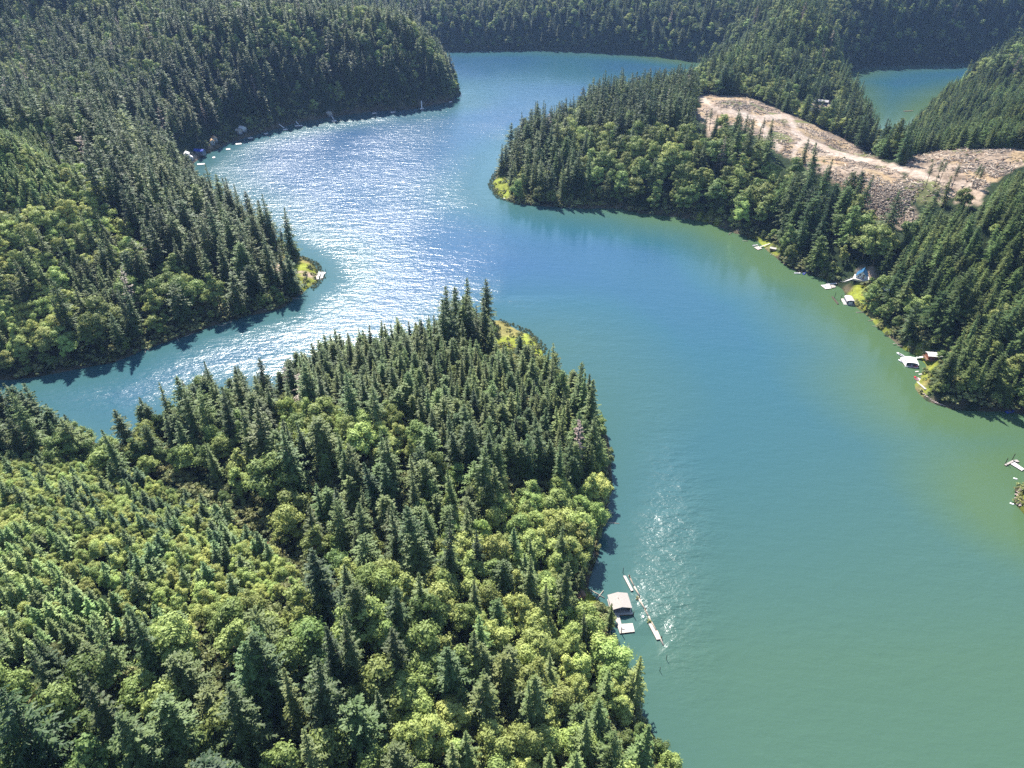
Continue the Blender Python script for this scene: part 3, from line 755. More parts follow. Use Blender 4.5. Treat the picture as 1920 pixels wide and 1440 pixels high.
def understory():
    s_ = 4.2 * K
    X, Y = np.meshgrid(np.arange(-330 * K, 100 * K, s_), np.arange(40 * K, 420 * K, s_))
    X = (X + rng.uniform(-.45, .45, X.shape) * s_).ravel(); Y = (Y + rng.uniform(-.45, .45, Y.shape) * s_).ravel()
    k = (sdf(X, Y) > 14 * K) & (np.abs(X) < Y * .80 + 110 * K); X, Y = X[k], Y[k]; Z = gz(X, Y); bx, by, _ = project(X, Y, Z)
    cl = classify(bx, by); ok = ~(in_any(bx, by, GRASS) | in_any(bx, by, BARE)) & (cl != CN.index('young')) & (cl != CN.index('youngmix')) & (rng.random(len(X)) < .8)
    for i in np.nonzero(ok)[0]:
        h = rng.uniform(.8, 1.9)
        trees.append(['shrub', int(rng.integers(3)), X[i], Y[i], Z[i] - .3, rng.uniform(0, 6.28), h * 1.25, h, float(rng.uniform(.05, .55)), 'understory'])
understory()
# open ground: shrubs and the few trees left standing
def put(px, py, kd, h, tint, var=None, nm='special', fat=1.0):
    p = hit(px, py)
    trees.append([kd, int(rng.integers(len(PROTO[kd]))) if var is None else var, p.x, p.y, p.z - .2, rng.uniform(0, 6.28), h * fat, h, tint, nm])
    return len(trees) - 1
for poly in GRASS:
    poly = np.array(poly, float); n = int((np.ptp(poly[:, 0]) * np.ptp(poly[:, 1])) / 60) + 2
    for _ in range(n):
        a, b = rng.uniform(poly[:, 0].min(), poly[:, 0].max()), rng.uniform(poly[:, 1].min(), poly[:, 1].max())
        if poly_inside(np.array([a]), np.array([b]), poly)[0] and rng.random() < .75:
            p = hit(a, b)
            if p.z > .3 and all((p.x - q[0]) ** 2 + (p.y - q[1]) ** 2 > (q[2] * .7) ** 2 for q in HOUSES_CLEAR):
                put(a, b, 'shrub', rng.uniform(.4, 1.1), rng.uniform(.35, .95))
for poly in CLEAR:
    poly = np.array(poly, float)
    for _ in range(90):
        a, b = rng.uniform(poly[:, 0].min(), poly[:, 0].max()), rng.uniform(poly[:, 1].min(), poly[:, 1].max())
        if poly_inside(np.array([a]), np.array([b]), poly)[0] and rng.random() < .35: put(a, b, 'shrub', rng.uniform(.3, .9), rng.uniform(.1, .6))
SPECIAL = [ # px, py of the foot, kind, height factor, tint, label
 (1783, 357, 'bare_trunk_fir', .70, .25, 'lone tall thin fir with a long bare trunk standing beside the logging road'),
 (1752, 349, 'bare_trunk_fir', .72, .30, 'thin bare-trunked fir next but one to the lone fir by the logging road'),
 (1760, 345, 'bare_trunk_fir', .62, .30, 'thin bare-trunked fir between two others at the logging road bend'),
 (1822, 352, 'bare_trunk_fir', .62, .35, 'bushy-topped bare-trunked fir further up the clear-cut from the lone fir'),
 (1830, 356, 'bare_trunk_fir', .60, .35, 'second bushy-topped bare-trunked fir beside the pale clear-cut'),
 (1735, 352, 'bare_trunk_fir', .66, .22, 'bare-trunked fir at the near edge of the dense strip below the road'),
 (1385, 258, 'fir_tree', .88, .20, 'dark spire-topped fir standing alone at the clear-cut edge below the road'),
 (1428, 262, 'bare_trunk_fir', .70, .30, 'scraggly fir at the clear-cut edge, between the dark spire and the track end'),
 (1505, 308, 'fir_tree', .80, .30, 'broad fir standing where the track meets the woods below the clear-cut'),
 (1330, 245, 'bare_trunk_fir', .72, .35, 'thin-crowned fir at the far end of the clear-cut beside the woods'),
 (975, 672, 'fir_tree', .70, .20, 'single dark fir on the grassy tip of the headland'),
 (868, 655, 'fir_tree', 1.15, .20, 'tallest dark fir of the clump at the headland end'),
 (885, 662, 'fir_tree', 1.10, .20, 'dark fir beside the tallest one at the headland end'),
 (905, 665, 'fir_tree', 1.05, .22, 'dark fir of the headland clump nearest the grassy tip'),
 (852, 662, 'fir_tree', .98, .24, 'dark fir of the headland clump nearest the ridge'),
 (548, 528, 'fir_tree', .72, .18, 'dark fir on the grassy point by the white dock'),
 (530, 478, 'bare_trunk_fir', .74, .2, 'bare-trunked fir outermost on the point by the white dock'),
 (521, 476, 'bare_trunk_fir', .78, .2, 'bare-trunked fir second from the end of the row on the grassy point'),
 (505, 470, 'bare_trunk_fir', .80, .2, 'bare-trunked fir third along the row on the grassy point'),
 (490, 466, 'bare_trunk_fir', .80, .2, 'bare-trunked fir fourth along the row on the grassy point'),
 (905, 955, 'fir_tree', 1.1, .42, 'large broad fir with lit branches on the headland above the alders'),
 (510, 1250, 'fir_tree', 1.05, .55, 'large pale-tipped fir at the foot of the young hill'),
 (350, 600, 'broadleaf_tree', .95, .70, 'round-crowned pale maple standing alone on the shaded shore bank'),
 (1148, 1222, 'grey_snag', .42, .5, 'bare grey shrub leaning over the water below the tan boathouse'),
 (945, 670, 'grey_snag', .45, .5, 'grey leafless bush on the headland tip'),
 (958, 655, 'grey_snag', .40, .6, 'pale leafless bush beside the single dark fir on the headland tip'),
 (1142, 1180, 'fir_tree', .52, .45, 'slim fir on the bank beside the tan boathouse roof'),
 (1085, 1110, 'fir_tree', .5, .4, 'small fir beside the brown shed roof on the bank'),
 (1578, 490, 'broadleaf_tree', .85, .75, 'sunlit round maple at the foot of the dark woods behind the blue-roofed cabin'),
]
special_label = {}
for a in SPECIAL:
    i = put(a[0], a[1], a[2], a[3], a[4]); special_label[i] = a[5]

T = trees
TX = np.array([t[2] for t in T]); TY = np.array([t[3] for t in T]); TZ = np.array([t[4] for t in T]); TS = np.array([t[7] for t in T])
base_h = {'fir_tree': 36, 'dead_fir': 30, 'young_fir_tree': 14, 'broadleaf_tree': 19, 'shrub': 3.6, 'bare_trunk_fir': 36, 'grey_snag': 14}
TH = np.array([base_h[t[0]] for t in T]) * TS
px, py, dep = project(TX, TY, TZ + TH * .6)
show = TH * FOC / dep
inview = (px > 5) & (px < 1915) & (py > 5) & (py < 1435)
# what stands behind a hill shows nothing: march the sight line
def visible(i):
    t = np.linspace(.1, .96, 60)
    z = H + (TZ[i] + TH[i] - H) * t
    return bool((z > gz(TX[i] * t, TY[i] * t) + 4).all())
single = set(special_label)
TILT = rng.normal(0, R(2.2), (len(T), 2))
KINDWORD = {'fir_tree': 'fir', 'dead_fir': 'dead fir', 'young_fir_tree': 'young fir', 'broadleaf_tree': 'broadleaf', 'shrub': 'shrub', 'bare_trunk_fir': 'fir', 'grey_snag': 'bush'}
for kd, cap in (('fir_tree', 275), ('young_fir_tree', 290), ('broadleaf_tree', 290), ('shrub', 290), ('dead_fir', 40)):
    idx = [i for i in range(len(T)) if T[i][0] == kd and inview[i] and i not in special_label]
    idx.sort(key=lambda i: -show[i])
    n = 0
    for i in idx:
        if n >= cap: break
        if visible(i): single.add(i); n += 1
LM = [('the tan boathouse', 1163, 1130), ('the brown shed', 1088, 1118), ('the grassy tip', 985, 640), ('the channel notch', 240, 830), ('the ravine', 500, 1010),
      ('the hill crest', 300, 930), ('the log boom', 1200, 1130), ('the shaded cove', 1145, 920), ('the reddish brush', 335, 960), ('the bright alders', 640, 800),
      ('the white-roofed boathouse', 1705, 678), ('the blue-roofed cabin', 1612, 518), ('the white dock', 600, 520), ('the arched boathouse', 1590, 563), ('the stony tip', 1912, 932),
      ('the big broad fir', 905, 955), ('the pale-tipped fir', 510, 1250)]
LMW = [(n, *P(a, b)[:2]) for n, a, b in LM]
def region(i):
    x, y = px[i], py[i]
    c = T[i][9]
    if c in ('young', 'youngmix') and y > 820: return 'the young hill'
    if y > 560 and x < 1200 and not (x < 560 and y < 700): return 'the headland'
    if x < 900: return 'the far hillside'
    if x > 1600 and y > 380: return 'the cabin slope'
    return 'the clear-cut peninsula'
def make_label(i):
    t = T[i]; kd = t[0]
    col = ('dark green' if t[8] < .3 else 'mid green' if t[8] < .55 else 'light green' if t[8] < .8 else 'bright green')
    sz = 'small' if TH[i] < base_h[kd] * .7 else 'tall' if TH[i] > base_h[kd] * .95 else 'medium'
    if kd in ('young_fir_tree', 'shrub'): sz = 'small' if t[7] < .75 else 'large'
    if kd == 'dead_fir': col = 'grey bare'
    rt = t[6] / t[7]; fat = 'slender ' if rt < .95 else 'broad ' if rt > 1.08 else ''
    best = min(LMW, key=lambda q: math.hypot(t[2] - q[1], t[3] - q[2]))
    dist = math.hypot(t[2] - best[1], t[3] - best[2])
    ax, ay, _ = project(np.array([best[1]]), np.array([best[2]]), np.array([0.0])); ax, ay = px[i] - ax[0], py[i] - ay[0]
    rel = 'beside' if dist < 14 * K else ('right of' if ax > 0 else 'left of') if abs(ax) > abs(ay) else ('below' if ay > 0 else 'above')
    if dist >= 14 * K: rel = ('just ' if dist < 35 * K else 'some way ' if dist < 90 * K else 'far ') + rel
    where = 'at the water edge' if sdf(t[2], t[3]) < 9 * K else 'on ' + region(i)
    w = KINDWORD[kd]
    if kd == 'broadleaf_tree': w = 'maple' if TH[i] > 22 else 'alder'
    if len((sz + ' ' + fat + col + ' ' + w + ' ' + where + ' ' + rel + ' ' + best[0]).split()) > 16: fat = ''
    if len((sz + ' ' + col + ' ' + w + ' ' + where + ' ' + rel + ' ' + best[0]).split()) > 16: rel = rel.replace('some way ', '').replace('just ', '').replace('far ', '')
    if where.startswith('at the'): return f"{sz} {fat}{col} {w} {where}, {rel} {best[0]}", f"{KINDWORD[kd]} plants along the water edge"
    return f"{sz} {fat}{col} {w} {where}, {rel} {best[0]}", (f"{KINDWORD[kd]} trees on {region(i)}" if kd != 'shrub' else f"shrubs on {region(i)}")
for i in sorted(single, key=lambda i: -show[i]):
    t = T[i]; kd = t[0]; cr, tr, both = PROTO[kd][t[1]]
    e = bpy.data.objects.new(kd, None); COL.objects.link(e)
    e.location = t[2:5]; e.rotation_euler = (TILT[i][0], TILT[i][1], t[5]); e.scale = (t[6], t[6], t[7]); e.empty_display_size = 1
    if i in special_label: lab, grp = special_label[i], None
    else: lab, grp = make_label(i)
    tag(e, lab, 'shrub' if kd == 'shrub' else 'tree', grp)
    for nm, me in (('crown', cr), ('trunk', tr)):
        o = bpy.data.objects.new(nm, me); COL.objects.link(o); o.parent = e; o['tint'] = t[8]
print('TREES', len(T), 'single', len(single))

# the rest of each kind: one object of instanced points
def scatter(name, idx, meshes, label):
    me = bpy.data.meshes.new(name)
    n = len(idx)
    me.vertices.add(n)
    me.vertices.foreach_set('co', np.array([T[i][2:5] for i in idx], np.float32).ravel())
    def at(nm, ty, arr, key='value'):
        a = me.attributes.new(nm, ty, 'POINT'); a.data.foreach_set(key, arr.ravel())
    at('rot', 'FLOAT_VECTOR', np.array([(TILT[i][0], TILT[i][1], T[i][5]) for i in idx], np.float32), 'vector')
    at('scl', 'FLOAT_VECTOR', np.array([(T[i][6], T[i][6], T[i][7]) for i in idx], np.float32), 'vector')
    at('tint', 'FLOAT', np.array([T[i][8] for i in idx], np.float32))
    at('var', 'INT', np.array([T[i][1] for i in idx], np.int32))
    o = bpy.data.objects.new(name, me); COL.objects.link(o); tag(o, label, None, None, 'stuff')
    src = bpy.data.collections.new(name + '_source')      # not linked to the scene: only a palette for the node group
    for k, m_ in enumerate(meshes):
        so = bpy.data.objects.new(f'{name}_{k:02d}', m_); src.objects.link(so)
    ng = bpy.data.node_groups.new(name, 'GeometryNodeTree')
    ng.interface.new_socket('Geometry', in_out='INPUT', socket_type='NodeSocketGeometry')
    ng.interface.new_socket('Geometry', in_out='OUTPUT', socket_type='NodeSocketGeometry')
    N = ng.nodes.new; L = ng.links.new
    gi, go = N('NodeGroupInput'), N('NodeGroupOutput')
    ci = N('GeometryNodeCollectionInfo'); ci.inputs['Collection'].default_value = src
    ci.inputs['Separate Children'].default_value = True; ci.inputs['Reset Children'].default_value = True
    m2p = N('GeometryNodeMeshToPoints')
    ip = N('GeometryNodeInstanceOnPoints'); ip.inputs['Pick Instance'].default_value = True
    def na(nm, ty):
        q = N('GeometryNodeInputNamedAttribute'); q.data_type = ty; q.inputs['Name'].default_value = nm
        return [s for s in q.outputs if s.enabled and s.name == 'Attribute'][0]
    L(gi.outputs[0], m2p.inputs[0]); L(m2p.outputs[0], ip.inputs['Points']); L(ci.outputs[0], ip.inputs['Instance'])
    L(na('var', 'INT'), ip.inputs['Instance Index']); L(na('rot', 'FLOAT_VECTOR'), ip.inputs['Rotation']); L(na('scl', 'FLOAT_VECTOR'), ip.inputs['Scale'])
    L(ip.outputs[0], go.inputs[0])
    md = o.modifiers.new('scatter', 'NODES'); md.node_group = ng
    return o
for kd, nm, lab in (('fir_tree', 'fir_forest', 'the rest of the dark fir forest covering the hills'), ('young_fir_tree', 'young_fir_forest', 'the rest of the dense young fir plantation on the slopes'),
                    ('broadleaf_tree', 'broadleaf_forest', 'the rest of the alder and maple woods on hills and banks'), ('shrub', 'shrubbery', 'the rest of the low scrub along shores and open ground'),
                    ('dead_fir', 'dead_firs', 'the rest of the grey dead firs scattered through the forest')):
    idx = [i for i in range(len(T)) if T[i][0] == kd and i not in single]
    if idx: scatter(nm, idx, [p[2] for p in PROTO[kd]], lab)
    print(nm, len(idx))

# ------------------------------------------------------------------ docks, boathouses, cabins, boats
def W(px_, py_, z=0.0): return Vector(P(px_, py_, z))
def quad_float(parent, q, z0=.05, z1=.55, mat='plank', planks=0, name='deck'):
    """a deck with the outline q (4 photo pixels on the water); boards laid across it"""
    a, b, c, d = [W(*p) for p in q]
    loc = parent.location if parent is not None else Vector((0, 0, 0))
    up = lambda v, z: Vector((v.x - loc.x, v.y - loc.y, z - loc.z))
    m = MB().hexa([up(d, z0), up(c, z0), up(b, z0), up(a, z0), up(d, z1), up(c, z1), up(b, z1), up(a, z1)])
    o = m.build(name, M['wood' if planks else mat], parent)
    for k in range(planks):
        t0, t1 = (k + .04) / planks, (k + .93) / planks
        e0, e1, e2, e3 = a.lerp(b, t0), a.lerp(b, t1), d.lerp(c, t1), d.lerp(c, t0)
        z = z1 + .003; zz = z + .05 + .012 * (k % 3)
        pm = MB().hexa([up(e3, z), up(e2, z), up(e1, z), up(e0, z), up(e3, zz), up(e2, zz), up(e1, zz), up(e0, zz)])
        pm.build('plank', M[mat], parent)
    return o
def fix_normals(o):
    import bmesh
    bm = bmesh.new(); bm.from_mesh(o.data); bmesh.ops.recalc_face_normals(bm, faces=bm.faces); bm.to_mesh(o.data); bm.free()
def dock(name, label, quads, cat='dock', mat='plank', planks=8, group=None):
    q0 = quads[0]; c = sum((W(*p) for p in q0), Vector()) / 4
    t = thing(name, label, cat, (c.x, c.y, 0), 0, group)
    for q in quads: quad_float(t, q, mat=mat, planks=planks)
    return t
def pile(px_, py_, h, label, r=.22, group='mooring piles', lean=0):
    b = W(px_, py_); t = MB().tube((0, 0, -3), (lean, 0, h), r, r * .85, 8).build('mooring_pile', M['pile']); t.location = (b.x, b.y, 0)
    return tag(t, label, 'pile', group)
def strip(a, b, w, z0, z1, parent=None, name='walkway', mat='plank', thick=.18, loc=(0, 0, 0)):
    """a straight walkway between two world points"""
    a = Vector((a.x, a.y, z0)) - Vector(loc); b = Vector((b.x, b.y, z1)) - Vector(loc)
    d = (b - a); s_ = Vector((-d.y, d.x, 0)).normalized() * w / 2; dn = Vector((0, 0, -thick))
    return MB().hexa([a - s_ + dn, b - s_ + dn, b + s_ + dn, a + s_ + dn, a - s_, b - s_, b + s_, a + s_]).build(name, M[mat], parent)
def gangway(a, b, w, z0, z1, label, mat='plank', rails=True):
    t = thing('gangway', label, 'gangway', (a.x, a.y, 0))
    strip(a, b, w, z0, z1, t, 'walkway', mat, loc=(a.x, a.y, 0))
    d = (Vector((b.x, b.y, z1)) - Vector((a.x, a.y, z0))); s_ = Vector((-d.y, d.x, 0)).normalized() * w / 2
    L0 = Vector((0, 0, z0))
    n = max(3, int(d.length / 1.3))
    for k in range(n):   # deck boards across
        p0 = L0 + d * ((k + .05) / n); p1 = L0 + d * ((k + .92) / n); e = Vector((0, 0, .004)); u = Vector((0, 0, .05))
        MB().hexa([p0 - s_ + e, p1 - s_ + e, p1 + s_ + e, p0 + s_ + e, p0 - s_ + u, p1 - s_ + u, p1 + s_ + u, p0 + s_ + u]).build('plank', M[mat], t)
    if rails:
        for sg in (1, -1):
            m = MB().tube(L0 + s_ * sg + Vector((0, 0, 1)), L0 + d + s_ * sg + Vector((0, 0, 1)), .06, n=6)
            rl = m.build('handrail', M['white' if mat == 'white' else 'plank'], t)
            for k in range(max(2, n // 2)):
                p = L0 + d * (k / max(1, n // 2 - 1 + .001)) * .98 + s_ * sg
                MB().tube(p, p + Vector((0, 0, 1)), .05, n=5).build('rail_post', M['plank'], rl)
    return t
def gable(t, L, Wd, h, rise, over=.5, wall='wall', roof='greyroof', front='y-', door=True, windows=2, z0=0.0, open_front=False, rt=.16, seams=0):
    """ridge runs along local y. wall shell, two roof slopes with thickness, ridge cap, door, windows with frames"""
    w2, l2 = Wd / 2, L / 2
    m = MB()
    th = .14
    for sx in (-1, 1): m.box((sx * (w2 - th / 2), 0, z0 + h / 2), (th, L, h))
    if not open_front: m.box((0, -l2 + th / 2, z0 + h / 2), (Wd - 2 * th - .01, th, h))
    m.box((0, l2 - th / 2, z0 + h / 2), (Wd - 2 * th - .01, th, h))
    wl = m.build('wall', M[wall], t)
    for sy in (-1, 1):   # gable ends
        y = sy * (l2 - th / 2)
        g = MB(); n = 0
        g.v += [Vector((-w2, y - th / 2, z0 + h)), Vector((w2, y - th / 2, z0 + h)), Vector((0, y - th / 2, z0 + h + rise)),
                Vector((-w2, y + th / 2, z0 + h)), Vector((w2, y + th / 2, z0 + h)), Vector((0, y + th / 2, z0 + h + rise))]
        g.f += [[0, 1, 2], [5, 4, 3], [0, 3, 4, 1], [1, 4, 5, 2], [2, 5, 3, 0]]
        g.build('gable_end', M[wall], t)
    sl = rise / w2
    for sx in (-1, 1):
        xo = sx * (w2 + over); zo = z0 + h - over * sl; e = .03
        pts = [(0, -l2 - over, z0 + h + rise + e), (xo, -l2 - over, zo + e), (xo, l2 + over, zo + e), (0, l2 + over, z0 + h + rise + e)]
        r_ = MB().hexa([*pts, *[(p[0], p[1], p[2] + rt) for p in pts]]).build('roof', M[roof], t); fix_normals(r_)
        for k in range(seams):
            y = -l2 - over + (k + .5) * (L + 2 * over) / seams
            a = Vector((0, y, z0 + h + rise + e + rt)); b_ = Vector((xo, y, zo + e + rt))
            MB().tube(a, b_, .05, n=4).build('seam', M[roof], r_)
    MB().box((0, 0, z0 + h + rise + rt + .05), (.36, L + 2 * over + .04, .09)).build('ridge_cap', M[roof], t)
    y = -l2 - .03
    if door and not open_front:
        dr = MB().box((w2 * .35, y, z0 + 1.05), (.95, .08, 2.1)).build('door', M['wood'], t)
        MB().box((w2 * .35 + .33, y - .07, z0 + 1.05), (.08, .06, .12)).build('handle', M['grey'], dr)
    for k in range(windows):
        x = -w2 * .55 + k * Wd * .3 if not open_front else 0
        if not open_front:
            fr = MB().box((x, y, z0 + 1.5), (1.2, .07, 1.1)).build('window_frame', M['white'], t)
            MB().box((x, y - .05, z0 + 1.5), (1.0, .04, .9)).build('pane', M['glass'], fr)
    for sx in (-1, 1):
        fr = MB().box((sx * (w2 + .02), 0, z0 + 1.5), (.07, 1.4, 1.0)).build('window_frame', M['white'], t)
        MB().box((sx * (w2 + .07), 0, z0 + 1.5), (.04, 1.2, .8)).build('pane', M['glass'], fr)
    return wl
def at_rect(q, z):
    """centre, yaw (local y = from edge 0-1 towards edge 3-2), width, length of a pixel quad seen at height z: q = front-left, front-right, back-right, back-left"""
    a, b, c, d = [W(p[0], p[1], z) for p in q]
    f_, k_ = (a + b) / 2, (c + d) / 2; ctr = (f_ + k_) / 2; dv = k_ - f_
    return ctr, math.atan2(dv.y, dv.x) - math.pi / 2, ((b - a).length + (c - d).length) / 2, dv.length

# --- tan boathouse on the near shore, with its U-shaped float
c, yw, wd, ln = at_rect([(1147.4, 1144), (1184.9, 1139.4), (1176.3, 1112), (1139, 1116.3)], 3.1)
bh = thing('boathouse', 'tan-roofed floating boathouse open at the front beside the wooded bank', 'boathouse', (c.x, c.y, 0), yw)
ln_, wd_ = ln * .90, wd * .90
gable(bh, ln_, wd_, 2.7, 1.15, over=.5, wall='wall', roof='tanroof', open_front=True, z0=.45)
MB().box((0, 0, .22), (wd_ + 1.0, ln_ + .9, .40)).build('float_deck', M['plank'], bh)
MB().box((0, -ln_ / 2 + 1.0, .45 + 1.9), (wd_ - .32, .12, 1.3)).build('inner_wall', M['wall'], bh)
for x in (-1.9, 1.3):
    fr = MB().box((x, -ln_ / 2 + .90, 2.45), (2.0, .06, .75)).build('window_frame', M['white'], bh)
    MB().box((x, -ln_ / 2 + .85, 2.45), (1.8, .04, .55)).build('pane', M['glass'], fr)
for sx in (-1, 1): MB().box((sx * (wd_ / 2 - .2), -ln_ / 2 - .15, 1.75), (.2, .2, 2.6)).build('post', M['white'], bh)
MB().tube((-.6, 1.0, 4.0), (-.6, 1.0, 4.9), .12).build('vent_pipe', M['grey'], bh)
dk = dock('floating_dock', 'pale U-shaped floating dock in front of the tan-roofed boathouse', [[(1152.5, 1150.8), (1186, 1149.2), (1186.8, 1153.4), (1152.7, 1155)]], planks=14, mat='palewood')
quad_float(dk, [(1152.2, 1155.4), (1156.5, 1171.6), (1164.9, 1171.6), (1160.8, 1155.2)], mat='palewood', planks=8)
quad_float(dk, [(1156.7, 1172), (1186, 1169.9), (1189.9, 1185.7), (1162, 1189)], mat='palewood', planks=12)
quad_float(dk, [(1141.2, 1124), (1143.4, 1123.8), (1151.0, 1152), (1148.2, 1152.3)], mat='plank', planks=0)
pile(1164.5, 1187, 4.2, 'dark mooring pile at the near corner of the pale U-shaped dock')
pile(1187.5, 1155, 3.2, 'dark mooring pile at the outer corner of the tan-roofed boathouse')
# lawn chair-sized box and cleats on the float
o = MB().box((0, 0, .75), (1.2, .6, .5)).build('dock_box', M['white']); p = W(1168, 1180); o.location = (p.x, p.y, 0); tag(o, 'small pale storage box on the U-shaped dock', 'box')

# --- log boom: two plank rafts and the chain of logs between them
dock('plank_raft', 'narrow plank raft at the far end of the log boom', [[(1168, 1081), (1173, 1080.5), (1187.5, 1108.5), (1183, 1109.5)]], 'raft', 'palewood', 14)
dock('plank_raft', 'wide plank raft at the near end of the log boom', [[(1215.5, 1171), (1221, 1170.5), (1238.5, 1199.5), (1231, 1201)]], 'raft', 'palewood', 14)
def log(a, b, r, label, mat='log', z=.1, group=None, cat='log', name='floating_log'):
    a, b = W(*a), W(*b); m_ = (a + b) / 2
    o = MB().tube(a - m_ + Vector((0, 0, z)), b - m_ + Vector((0, 0, z)), r, r * .8, 8).build(name, M[mat], None, True); o.location = m_
    return tag(o, label, cat, group)
bl = [(1179, 1079), (1189, 1100), (1199, 1117), (1198, 1123), (1209, 1142), (1216, 1156), (1221, 1166), (1231, 1183), (1244, 1210)]
nm_ = ['beside the far raft', 'just past the far raft', 'below the first grass tuft', 'in the middle of the boom', 'past the middle of the boom', 'above the second grass tuft', 'behind the wide raft', 'at the very near end']
for k in range(8):
    if k == 2: continue
    a_, b_ = bl[k], bl[k + 1]
    log((a_[0] + .3, a_[1] + .3), (b_[0] - .3, b_[1] - .3), (.46 if k % 2 else .38), f'thin floating log of the boom {nm_[k]}', 'log' if k % 2 else 'slash', group='logs of the boom')
for (a, b, w) in ((1195.5, 1121.5, 'below the far raft'), (1216.5, 1165, 'above the wide raft')):
    p = W(a, b); ob = bpy.data.objects.new('grass_tuft', PROTO['shrub'][0][0]); COL.objects.link(ob); ob.location = (p.x, p.y, .1); ob.scale = (.42, .42, .28); ob['tint'] = .9
    tag(ob, f'green grass tuft growing on the log boom {w}', 'plant')
for a, b, w in ((1199, 1121, 'at the bend of the log boom'), (1210.5, 1144, 'at the middle of the log boom'), (1240, 1197, 'near the end of the wide raft'), (1180, 1082, 'at the far raft')): pile(a, b, 1.6, f'short dark pile {w}', .28)
pile(1168, 1074, 3.6, 'thin dark pile standing in open water beyond the log boom', .16)
pile(1249, 1236, 3.0, 'thin dark pile standing in glittering water below the log boom', .14)
pile(1237, 1258, 2.6, 'thin dark stake nearest the bottom of the glittering water', .14)
log((1129, 979), (1161, 982), .22, 'long grey log reaching out from the shaded shore', 'log')
log((1095, 1073), (1103, 1087), .25, 'driftwood log lying in the shade of the cove', 'log')
# fallen tree in the water
t = thing('fallen_tree', 'pale fallen tree with bare forked branches lying in the water', 'tree', tuple(W(1161, 1231)))
A0, A1 = Vector((0, 0, .5)), W(1173, 1222) - W(1161, 1231) + Vector((0, 0, .3))
MB().tube(A0, A1, .20, .13).build('trunk', M['log'], t)
for (a, b) in (((1173, 1222), (1177, 1214)), ((1173, 1222), (1181, 1216)), ((1171, 1224), (1180, 1224)), ((1173, 1222), (1173, 1214.5)), ((1176, 1218), (1180, 1212)), ((1168, 1226), (1176, 1229))):
    MB().tube(W(*a) - W(1161, 1231) + Vector((0, 0, .3)), W(*b) - W(1161, 1231) + Vector((0, 0, .6)), .11, .04, 5).build('branch', M['log'], t)
p = hit(1088, 1117)
sh = thing('shed', 'small brown-roofed shed on the bank beyond the tan boathouse', 'shed', (p.x, p.y, p.z), .3)
gable(sh, 4.6, 3.2, 2.2, .8, .35, 'wood', 'wood', windows=1)

# --- boats
def boat(label, px_, py_, yaw, L, Wd, hull='gel', inner='grey', kind='motorboat', red=False, z=0):
    p = W(px_, py_); t = thing(kind, label, 'boat', (p.x, p.y, z), yaw)
    v, f = [], []; n = 9
    prof = [(i / (n - 1)) for i in range(n)]
    for u in prof:
        hw = Wd / 2 * (1 - max(0, (u - .45) / .55) ** 2.2) * (.9 + .1 * min(1, u * 4)); zt = .62 + .22 * u * u; x = (u - .5) * L
        v += [Vector((x, -hw, zt)), Vector((x * .97, -hw * .72, .05)), Vector((x * .95, 0, -.18 + .25 * u ** 3)), Vector((x * .97, hw * .72, .05)), Vector((x, hw, zt)),
              Vector((x, hw * .82, zt)), Vector((x * .9, hw * .70, .26)), Vector((x * .9, -hw * .70, .26)), Vector((x, -hw * .82, zt))]
    for i in range(n - 1):
        for k in range(9):
            a, b = i * 9 + k, i * 9 + (k + 1) % 9
            f.append([a, b, b + 9, a + 9])
    f.append(list(range(9))[::-1]); f.append([(n - 1) * 9 + k for k in range(9)])
    m = MB(); m.v, m.f = v, f; h_ = m.build('hull', M[hull], t); fix_normals(h_)
    MB().box((-L * .08, 0, .36), (L * .62, Wd * .62, .14)).build('cockpit_floor', M[inner], t)
    for x in (-.22, .0): MB().box((L * x, 0, .60), (.5, Wd * .6, .34)).build('seat', M['grey'], t)
    MB().box((L * .14, 0, .98), (.06, Wd * .62, .42), 0, Matrix.Rotation(-.5, 4, 'Y')).build('windshield', M['glass'], t)
    MB().box((L * .30, 0, .84), (L * .26, Wd * .60, .06)).build('foredeck', M[hull], t)
    MB().box((-L * .52, 0, .7), (.35, .35, .7)).build('outboard_motor', M['dark'], t)
    return t
# --- white-roofed boathouse group on the far side
c, yw, wd, ln = at_rect([(1702.5, 681.5), (1719.6, 680.4), (1715, 669), (1698, 670.8)], 2.9)
b2 = thing('boathouse', 'white flat-roofed boat shelter on the water with boats around it', 'boathouse', (c.x, c.y, 0), yw)
gable(b2, ln, wd, 2.4, .4, .25, 'white', 'white', open_front=True, z0=.45)
MB().box((0, 0, .22), (wd + 1.6, ln + 2.6, .4)).build('float_deck', M['white'], b2)
dock('floating_dock', 'white side float reaching down from the white-roofed boat shelter', [[(1717, 678), (1720, 677.6), (1723, 686), (1720, 687)]], mat='white', planks=5)
dock('floating_dock', 'white stepped float between the boats beside the white-roofed shelter', [[(1687, 672), (1698, 670.5), (1703, 685), (1696, 686)]], mat='white', planks=7)
boat('white boat with dark cockpit at the outer end of the shelter dock', 1687.5, 665.8, R(118), 6.2, 2.4)
boat('white boat with round dark seat well below the outer boat', 1690.5, 678.5, R(128), 5.6, 2.3)
boat('red-hulled boat moored across the front of the white-roofed shelter', 1712.5, 688, R(-6), 6.0, 2.1, 'red', 'gel')
boat('slim white boat tied between the red boat and the white-roofed shelter', 1705, 686.8, R(8), 5.0, 1.5, 'gel', 'grey')
q = hit(1741, 670)
gangway(W(1717.5, 672.2), q, 2.0, .7, max(q.z, 1) + 1.0, 'white gangway from the white-roofed shelter to the small white-roofed cabin', 'white', False)
p = hit(1750, 671)
